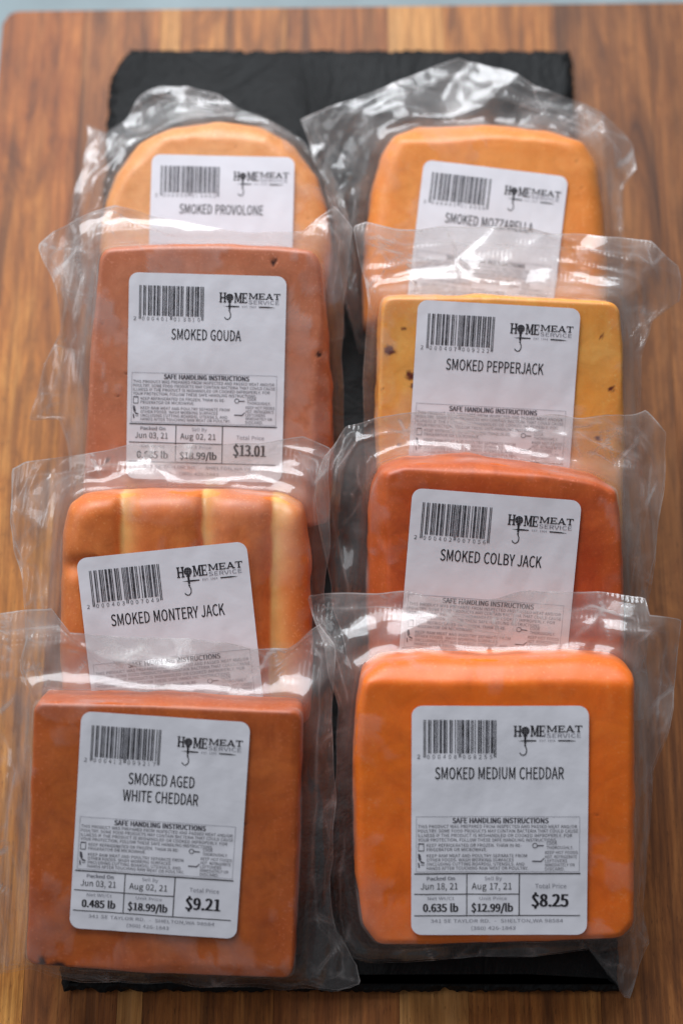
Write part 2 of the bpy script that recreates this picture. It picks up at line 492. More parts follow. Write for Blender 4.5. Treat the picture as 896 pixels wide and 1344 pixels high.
# ------------------------------------------------------------------ cutting board of glued staves
board = empty('cutting_board', (0, 0, (BOARD_TOP - BOARD_T) * MM))
tag(board, 'wide wooden cutting board of reddish brown staves under the black slate', 'cutting board')
BX0, BX1, BY0, BY1, BR = -149.0, 176.0, -62.0, 425.6, 7.0
edges = [-149, -113, -79.5, -70.5, -24, 20.5, 45, 92, 134, 176]
red = ((0.095, 0.029, 0.009), (0.33, 0.110, 0.027), (0.50, 0.195, 0.052))
gold = ((0.125, 0.037, 0.008), (0.56, 0.215, 0.038), (0.80, 0.370, 0.085))
pale = ((0.32, 0.13, 0.035), (0.64, 0.30, 0.085), (0.76, 0.40, 0.14))
brown = ((0.080, 0.026, 0.009), (0.28, 0.100, 0.026), (0.44, 0.175, 0.049))
orange = ((0.120, 0.038, 0.010), (0.43, 0.155, 0.034), (0.62, 0.260, 0.066))
tones = [gold, red, pale, orange, red, pale, orange, brown, brown]


def stave_edge_y(x, far):
    """end line of the board with its rounded corners"""
    y = BY1 + 0.016 * x if far else BY0
    dx = max(0.0, BX0 + BR - x, x - (BX1 - BR))
    c = BR - math.sqrt(max(0.0, BR * BR - dx * dx))
    return y - c if far else y + c


for i in range(len(edges) - 1):
    x0, x1 = edges[i] + 0.01, edges[i + 1] - 0.01
    n = 14
    xs = [x0 + (x1 - x0) * k / n for k in range(n + 1)]
    loop = [(x, stave_edge_y(x, False)) for x in xs] + [(x, stave_edge_y(x, True)) for x in reversed(xs)]
    cxm = (x0 + x1) / 2
    verts, faces = [], []
    for ins, z in ((0, 0), (0, BOARD_T - 1.2), (0.03, BOARD_T - 0.25), (0.06, BOARD_T)):
        endin = {0: 0, 0.03: 0.8, 0.06: 1.6}[ins]
        for k, (x, y) in enumerate(loop):
            xx = x + (ins if x < cxm else -ins) * (1 if k in (0, n, n + 1, 2 * n + 1) else 0)
            yy = y + endin if k <= n else y - endin
            verts.append((xx, yy, z))
    m = len(loop)
    for r in range(3):
        for k in range(m):
            k2 = (k + 1) % m
            faces.append((r * m + k, r * m + k2, (r + 1) * m + k2, (r + 1) * m + k))
    faces.append(tuple(range(3 * m, 4 * m)))
    faces.append(tuple(reversed(range(m))))
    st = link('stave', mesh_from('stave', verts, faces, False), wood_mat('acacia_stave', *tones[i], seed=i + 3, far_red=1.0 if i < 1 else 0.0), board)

# ------------------------------------------------------------------ slate slab with chipped edges
def make_slate():
    pts = []
    def side(a, b, n):
        for k in range(n):
            t = k / n
            pts.append((a[0] + (b[0] - a[0]) * t, a[1] + (b[1] - a[1]) * t))
    side((-98, 0), (98.5, 0), 300)
    side((98.5, 0), (99.8, 399), 500)
    side((99.8, 399), (-92, 399.5), 300)
    side((-92, 399.5), (-100, 386), 24)
    side((-100, 386), (-100.5, 8), 480)
    side((-100.5, 8), (-98, 0), 14)
    P = np.array(pts)
    T = 5.5
    c = np.array([0, 200.0])
    nrm = np.roll(P, -1, 0) - np.roll(P, 1, 0)
    nrm = np.stack([nrm[:, 1], -nrm[:, 0]], 1)
    nrm /= np.linalg.norm(nrm, axis=1)[:, None]
    for _ in range(10):
        nrm = (nrm + np.roll(nrm, 1, 0) + np.roll(nrm, -1, 0)) / 3
    rings = []
    layers = [(-1.0, -T), (0.6, -T + 0.6), (0.9, -T * 0.6), (0.3, -T * 0.35), (-0.6, -1.2), (-1.8, -0.35), (-3.0, 0.0)]
    for k, (off, z) in enumerate(layers):
        chip = np.clip(facet(P[:, 0] / 5, P[:, 1] / 5, 40 + k // 2), 0, 1) * 1.8 + np.clip(facet(P[:, 0] / 1.7, P[:, 1] / 1.7, 60 + k), -1, 1) * 0.6
        amt = 0.35 if k in (0,) else 1.0
        zj = facet(P[:, 0] / 3, P[:, 1] / 3, 80 + k) * (0.35 if 0 < k < 6 else 0)
        Q = P + nrm * (off - 0.8 - chip * amt)[:, None]
        rings.append(np.column_stack([Q, np.minimum(z + zj, 0.05 if k < 6 else 0)]))
    n = len(P)
    V = np.concatenate(rings)
    F = []
    for r in range(len(rings) - 1):
        for k in range(n):
            k2 = (k + 1) % n
            F.append((r * n + k, r * n + k2, (r + 1) * n + k2, (r + 1) * n + k))
    F.append(tuple((len(rings) - 1) * n + k for k in range(n)))
    F.append(tuple(reversed(range(n))))
    return mesh_from('slate_slab', V, F, False)


slab = link('slate_slab', make_slate(), slate_mat())
tag(slab, 'long black slate slab with chipped edges lying on the wooden board', 'slate board')

# ------------------------------------------------------------------ outline helpers (polar)
NA = 400
PHI = np.linspace(0, 2 * math.pi, NA, endpoint=False)


def radial(poly, c, smooth):
    P = np.array(poly, float) - c
    Q = np.roll(P, -1, 0)
    out = np.zeros(NA)
    for i, a in enumerate(PHI):
        d = np.array([math.cos(a), math.sin(a)])
        E = Q - P
        den = d[0] * E[:, 1] - d[1] * E[:, 0]
        den = np.where(abs(den) < 1e-9, 1e-9, den)
        t = (P[:, 0] * E[:, 1] - P[:, 1] * E[:, 0]) / den
        s = (P[:, 0] * d[1] - P[:, 1] * d[0]) / den
        ok = (t > 0) & (s >= -1e-6) & (s <= 1 + 1e-6)
        out[i] = t[ok].max() if ok.any() else np.nan
    bad = np.isnan(out)
    if bad.any():
        out[bad] = np.interp(PHI[bad], PHI[~bad], out[~bad], period=2 * math.pi)
    for _ in range(smooth):
        out = (np.roll(out, 1) + 2 * out + np.roll(out, -1)) / 4
    return out


def polar_faces(nr, closed_center=True, flip=False):
    """rings 1..nr of NA verts, vert 0 is the centre"""
    F = []
    if closed_center:
        for k in range(NA):
            F.append((0, 1 + k, 1 + (k + 1) % NA))
    o = 1 if closed_center else 0
    for r in range(nr - 1):
        for k in range(NA):
            k2 = (k + 1) % NA
            F.append((o + r * NA + k, o + (r + 1) * NA + k, o + (r + 1) * NA + k2, o + r * NA + k2))
    return F


def set_attr(me, name, vals):
    a = me.attributes.new(name, 'FLOAT', 'POINT')
    a.data.foreach_set('value', np.asarray(vals, np.float32))


EDGE = dict(provolone=(7, 4.0), mozzarella=(8, 6.0), gouda=(2.0, 1.2), pepperjack=(1.5, 0.6), monterey=(8, 5.0),
            colby=(2, 1.5), white_cheddar=(1.2, 0.7), medium_cheddar=(3.0, 2.2))


# sides of the block that show beside the face: (direction u, direction v, distance from centre mm, slope, irregularity)
CHAMFER = dict(
    medium_cheddar=[(0, 1, 41.0, 0.8, 0.5), (-1, 0, 47, 0.4, 0.5)],
    colby=[(0.06, 1, 41.0, 1.4, 0.6), (-1, -0.03, 38.0, 1.8, 0.8), (1, 0, 44.5, 0.8, 0.6)],
    gouda=[(1, -0.08, 40.5, 0.9, 0.8), (-1, -0.09, 43.0, 0.6, 0.6)],
    provolone=[(0, 1, 35.0, 0.45, 1.5), (-0.75, 0.65, 38.0, 0.4, 1.5), (0.75, 0.65, 36.0, 0.4, 1.5)],
    mozzarella=[(0, 1, 35.0, 0.7, 1.5)],
    pepperjack=[(1, 0, 43.0, 0.5, 1.0)],
    white_cheddar=[(1, 0, 43.5, 0.5, 0.7), (0, -1, 44.0, 0.25, 1.0)],
)


def chamfer_drop(key, u, v):
    seed = sum(map(ord, key))
    dr = 0.0 * u
    for k, (a, b, dist, slope, irr) in enumerate(CHAMFER.get(key, [])):
        q = a * u + b * v - dist + irr * fbm(u / 18, v / 18, k, seed + 50)
        dr = np.maximum(dr, slope * (np.sqrt(q * q + 0.25) + q) / 2)
    return dr


def groove_depth(u, v, d):
    """pressed grooves of the ribbed block: returns depth in mm"""
    dep = 0
    for gu, wid, dd in d['grooves']:
        q = u - gu - 0.02 * v
        dep = np.maximum(dep, dd * (0.55 * np.exp(-(q / (wid * 3.2)) ** 2) + 0.45 * np.exp(-(q / wid) ** 2)))
    gv = d['groove_v']
    dep = np.maximum(dep, 2.2 * np.exp(-((v - gv) / 3.0) ** 2) * sstep(-14, -26, u))
    return dep


def groove_pale(u, v, d):
    """cream band of each groove: sharp on one side, fading out on the other"""
    p = 0
    for k, (gu, wid, dd) in enumerate(d['grooves']):
        q = u - gu - 0.02 * v + 0.5 * vnoise(u / 3, v / 6, 0, 21)
        w = wid * 1.7 * (1 + 0.35 * vnoise(v / 9, k, 0, 23))
        p = np.maximum(p, sstep(-wid * 0.55, -0.1, q) * np.exp(-(np.clip(q, 0, None) / w) ** 1.6))
    return np.clip(p * (0.9 + 0.15 * fbm(u / 4, v / 4, 0, 7)), 0, 1)


def build_cheese(key, d, parent, rc, c, mat):
    T = d['thick']
    eb, _ = EDGE[key]
    seed = sum(map(ord, key))
    rings = []
    core = 44
    for k in range(1, core + 1):
        rings.append(('top', (k / core) ** 0.8))
    for k in range(1, 9):
        a = k / 8 * math.pi / 2
        rings.append(('bev', a))
    for k in range(1, 11):
        rings.append(('side', k / 10))
    for k in range(1, 6):
        rings.append(('bot', k / 5))
    V = [(c[0], c[1], 0.0)]
    X, R = [], []
    dirs = np.column_stack([np.cos(PHI), np.sin(PHI)])
    for kind, t in rings:
        if kind == 'top':
            r = (rc - eb) * t
            z = np.zeros(NA)
            rind = sstep(0.78, 1.0, t + 0.05 * vnoise(dirs[:, 0] * 5, dirs[:, 1] * 5, t * 6, seed)) * 0.6
        elif kind == 'bev':
            r = rc - eb + eb * math.sin(t)
            z = -eb * (1 - math.cos(t)) * np.ones(NA)
            rind = np.ones(NA) * (0.5 + 0.4 * t / 1.57)
        elif kind == 'side':
            r = rc + 0.6 * math.sin(t * math.pi)
            z = -eb - (T - 2 * eb * 0.8 - 0) * t * np.ones(NA)
            rind = np.ones(NA)
        else:
            r = rc - (t * 2.5 if t < 1 else 2.5)
            z = (-T + (1 - t) * 1.2) * np.ones(NA)
            rind = np.ones(NA)
        P = c + dirs * r[:, None]
        X.append(np.column_stack([P, z]))
        R.append(rind)
    X = np.concatenate([np.array(V)] + X)
    R = np.concatenate([[0.0], np.concatenate(R)])
    u, v, z = X.T
    topmask = np.clip(1 + z / (eb + 1), 0, 1)
    chd = chamfer_drop(key, u, v)
    z = z - np.minimum(chamfer_drop(key, u, v), T * 0.55) * np.clip(1 + z / T, 0, 1)
    soft = -0.25 + 0.35 * fbm(u / 22, v / 22, 0, seed) + 0.04 * fbm(u / 3.5, v / 3.5, 0, seed + 5)
    z2 = z + soft * topmask
    pale = np.zeros(len(z))
    if 'grooves' in d:
        gdep = groove_depth(u, v, d)
        z2 = z2 - gdep * topmask
        pale = groove_pale(u, v, d)
    dr = np.hypot(u - c[0], v - c[1])
    side = 1 - topmask
    s = 0.5 * fbm(u / 9, v / 9, z / 9, seed + 9) * side
    u2 = u + (u - c[0]) / (dr + 1e-6) * s
    v2 = v + (v - c[1]) / (dr + 1e-6) * s
    spot = np.zeros(len(z))
    rs_ = random.Random(seed)
    pits = [(c[0] + rs_.uniform(-40, 40), c[1] + rs_.uniform(-42, 42), rs_.uniform(0.45, 0.8)) for _ in range(9)]
    for (su, sv, sr) in pits:
        q = np.hypot(u - su, v - sv)
        z2 = z2 - 0.35 * sstep(sr, 0, q) * topmask
        spot = np.maximum(spot, 0.28 * sstep(sr, sr * 0.3, q))
    for (su, sv, sr) in d.get('spots', []):
        q = np.hypot(u - su, (v - sv) * 1.2) + 0.9 * fbm(u / 1.5, v / 1.5, 0, 3)
        spot = np.maximum(spot, sstep(sr, sr * 0.45, q))
    z2 -= spot * (0.0 if key == 'pepperjack' else 0.4)
    F = polar_faces(len(rings))
    me = mesh_from('cheese', np.column_stack([u2, v2, z2]), F + [tuple(reversed(range(1 + (len(rings) - 1) * NA, 1 + len(rings) * NA)))])
    R = np.maximum(R, sstep(0.2, 2.2, chd) * 0.75)
    set_attr(me, 'rind', R * (0.75 + 0.25 * np.clip(fbm(u / 6, v / 6, z / 6, seed + 2), -1, 1)))
    set_attr(me, 'pale', pale)
    set_attr(me, 'spot', spot)
    return link('cheese', me, mat, parent)


def face_z(key, d, u, v):
    """height of the film over the cheese face (label and print follow it)"""
    seed = sum(map(ord, key))
    return 0.45 + 0.22 * fbm(u / 26, v / 26, 0, seed, 2) + 0.10 * facet(u / 14 + 3, v / 14, seed + 31)


supports = []   # (loc, rot, centre, radius table, height) of blocks already laid, for the flaps that rest on them


def to_world(d, X):
    a = math.radians(d['tilt'])
    u, v, n = X.T
    return np.column_stack([d['loc'][0] + u, d['loc'][1] + v * math.cos(a) - n * math.sin(a), d['loc'][2] + v * math.sin(a) + n * math.cos(a)])


def to_local(d, W):
    a = math.radians(d['tilt'])
    x, y, z = (W - np.array(d['loc'])).T
    return np.column_stack([x, y * math.cos(a) + z * math.sin(a), -y * math.sin(a) + z * math.cos(a)])


def rest_on(W, own):
    """lift film points that would sink into the slate, the board or another block"""
    x, y, z = W.T
    over_slate = (abs(x) < 100) & (y > -0.5) & (y < 400)
    zmin = np.where(over_slate, 0.5, BOARD_TOP + 0.5)
    zmin = zmin + 0.5 * (1 + facet(x / 6, y / 6, 5))
    for (d2, c2, r2) in supports:
        if d2 is own: continue
        a = math.radians(d2['tilt'])
        vv = (y - d2['loc'][1]) / math.cos(a)
        uu = x - d2['loc'][0]
        ph = np.arctan2(vv - c2[1], uu - c2[0]) % (2 * math.pi)
        rr = np.interp(ph, PHI, r2, period=2 * math.pi)
        dist = np.hypot(uu - c2[0], vv - c2[1]) - rr
        zf = d2['loc'][2] + vv * math.sin(a) + 1.2 - np.clip(dist, 0, None) * 3.0
        zmin = np.maximum(zmin, np.where(dist < 12, zf, -99))
    z2 = np.maximum(z, zmin)
    return np.column_stack([x, y, z2])


def build_film(key, d, parent, rc, c, rb):
    T = d['thick']
    seed = sum(map(ord, key)) * 3
    dirs = np.column_stack([np.cos(PHI), np.sin(PHI)])
    up = np.clip(np.sin(PHI), 0, 1)
    down = np.clip(-np.sin(PHI), 0, 1)
    sidew = abs(np.cos(PHI))
    width = np.maximum(rb - rc, 3.0)
    # the loose end flaps flutter in and out
    for layer in (0, 1):
        rings, meta = [], []
        inner = 26
        if layer == 0:
            for k in range(1, inner + 1):
                rings.append((rc - 0.6) * (k / inner) ** 0.7)
                meta.append(np.full(NA, -1.0))
        outer = 62
        ts = (np.arange(1, outer + 1) / outer) ** 1.35
        for t in ts:
            rings.append(rc + 0.5 + (width - 0.5) * t)
            meta.append(0.5 + (width - 0.5) * t)
        if layer == 1:
            rings.insert(0, rc + 0.45)
            meta.insert(0, np.full(NA, 0.0))
        P = np.concatenate([c + dirs * r[:, None] for r in rings])
        D = np.concatenate(meta)
        A = np.tile(PHI, len(rings))
        n_r = len(rings)
        W_ = np.tile(width, n_r)
        ru = np.tile(up, n_r); rd = np.tile(down, n_r); rs = np.tile(sidew, n_r)
        px = np.tile(dirs[:, 0] * rc, n_r); py = np.tile(dirs[:, 1] * rc, n_r)
        u, v = P.T
        if layer == 0:
            u = np.concatenate([[c[0]], u]); v = np.concatenate([[c[1]], v]); D = np.concatenate([[-1.0], D])
            W_, ru, rd, rs, px, py = [np.concatenate([[q[0]], q]) for q in (W_, ru, rd, rs, px, py)]
        Dp = np.clip(D, 0, None)
        seam = -T * (0.50 + 0.0 * ru + 0.22 * rd) - 0.10 * Dp * rs - d.get('sag', 0.16) * Dp * ru - 0.02 * Dp ** 1.4 * rs
        eb = EDGE[key][0]
        if layer == 0:
            facez = face_z(key, d, u, v) - np.minimum(chamfer_drop(key, u, v), T * 0.5) * (Dp < 1)
            if 'grooves' in d:
                facez = facez - groove_depth(u, v, d) * 0.8
            dist_in = np.where(D < 0, np.tile(rc, n_r + 1)[:len(u)] if False else 0, 0)
            rad = np.hypot(u - c[0], v - c[1])
            ph = np.arctan2(v - c[1], u - c[0]) % (2 * math.pi)
            inset = np.clip(np.interp(ph, PHI, rc, period=2 * math.pi) - rad, -1, 99)
            q = np.clip((eb - inset) / eb, 0, 1)
            edge_drop = eb * (1 - np.sqrt(np.clip(1 - q * q, 0, 1)))
            top = facez - edge_drop
            end_face = 0.45 - eb - np.minimum(chamfer_drop(key, px + c[0], py + c[1]), T * 0.5)
            end_face = np.maximum(end_face, -T * 0.62)
            s = 1 - np.exp(-Dp / (2.6 + 0.16 * T * rs))
            z = np.where(D < 0, top, end_face + (seam - end_face) * s)
        else:
            s = 1 - np.exp(-Dp / 2.2)
            z = np.where(Dp <= 0, -T + 1.0, (-T + 1) + (seam - 0.4 + T - 1) * s)
        # wrinkles: radial puckers near the block, larger flat-faceted folds further out
        m1 = sstep(0.3, 3.0, Dp) * np.exp(-Dp / 6)
        arc = np.where(abs(px) > abs(py), py, px)
        pucker = 1.1 * facet(arc / 6.5 + 9 * np.sign(px), Dp / 30 + np.sign(py) * 5, seed) + 0.45 * facet(arc / 2.6, Dp / 16 + np.sign(px + py) * 3, seed + 1)
        m2 = sstep(2.0, 13.0, Dp)
        wx = u + 2.5 * vnoise(u / 9, v / 9, 0, seed + 3); wy = v + 2.5 * vnoise(u / 9, v / 9, 5, seed + 4)
        ls = seed + (0 if layer == 0 else 7)
        folds = 4.2 * facet(wx / 25, wy / 25, seed + 11) + 1.0 * facet(wx / 12 + 3, wy / 12, ls + 12) + 0.14 * facet(wx / 4, wy / 4, ls + 13)
        wave = 2.2 * vnoise(px / 13, py / 13, Dp / 30, seed + 8)
        # long tension folds running along the block's flanks
        along = (1 - abs(vnoise(Dp / 5.5, py / 34, 0, ls + 91)) * 2) * 1.5 * rs * sstep(1.5, 6, Dp)
        edge = sstep(0.97, 1.0, Dp / W_)
        z = z + pucker * m1 * 0.7 + (folds + wave * 1.2) * m2 * d.get('crumple', 1.0) + along
        if layer == 1:
            z = z - 0.5 * m2 * (1 - sstep(0.8, 1.0, Dp / W_)) * (1 + vnoise(u / 6, v / 6, 0, ls))
        else:
            inside = (D < 0)
            tight = 0.05 * facet(wx / 5, wy / 5, seed + 21) + 0.03 * facet(wx / 2.2, wy / 2.2, seed + 22)
            z = z + np.where(inside, tight, 0)
        # folds also pull the film sideways a little
        lat = m2 * 1.0
        u2 = u + lat * vnoise(u / 10, v / 10, 0, seed + 41) * (1 - 0 * edge)
        v2 = v + lat * vnoise(u / 10, v / 10, 0, seed + 42)
        X = np.column_stack([u2, v2, z])
        Wd = to_world(d, X)
        Wr = rest_on(Wd, d)
        sel = (D > 1.0)[:, None]
        X = np.where(sel, to_local(d, Wr), X)
        if layer == 0:
            F = polar_faces(n_r)
        else:
            F = polar_faces(n_r, False)
        me = mesh_from('bag_film', X, F)
        milk_glint = np.where(D < 0, 0.012, 0.014 + (0.026 + 0.070 * ru) * sstep(0, 3, Dp))  # film haze; upper flaps whitened further for the light falling on them
        air = sstep(0.16, 0.34, fbm(u / 15 + 0.4 * vnoise(u / 4, v / 4, 0, seed), v / 24, 0, seed + 61)) * (0.03 + 0.11 * d.get('air', 0.6))
        milk_glint = milk_glint + np.where(D < 0, air, 0) * (1 if layer == 0 else 0)
        milk_glint = milk_glint + 0.35 * sstep(0.985, 1.0, Dp / W_) + 0.12 * np.exp(-((W_ - Dp - 6.5) / 0.5) ** 2) * (Dp > 4)
        line = np.exp(-((Dp - 0.7) / 0.45) ** 2) * (D >= 0) * np.clip(0.5 + vnoise(px / 11, py / 11, 0, seed + 71), 0, 1)
        milk_glint = milk_glint + 0.22 * line * (1 if layer == 0 else 0)  # glint painted as a pale line where the film leaves the block edge
        cr = sstep(0.036, 0.008, facet_crease(wx / 25, wy / 25)) * np.clip(vnoise(u / 12, v / 12, 0, seed + 72) + 0.15, 0, 1)
        cr2 = sstep(0.07, 0.02, facet_crease(wx / 12 + 3, wy / 12)) * np.clip(vnoise(u / 8, v / 8, 3, seed + 73), 0, 1)
        milk_glint = milk_glint + (0.35 * cr + 0.25 * cr2) * m2  # fold lines whitened to paint in the highlights that creases catch
        milk_glint *= d.get('milk_glint', 1.0)
        set_attr(me, 'milk_glint', np.clip(milk_glint, 0, 0.9))
        set_attr(me, 'contact', np.where(D < 0, 1.0, sstep(3, 0.5, Dp)))
        o = link('bag_front' if layer == 0 else 'bag_back', me, FILM_TOP if layer == 0 else FILM_RIB, parent)


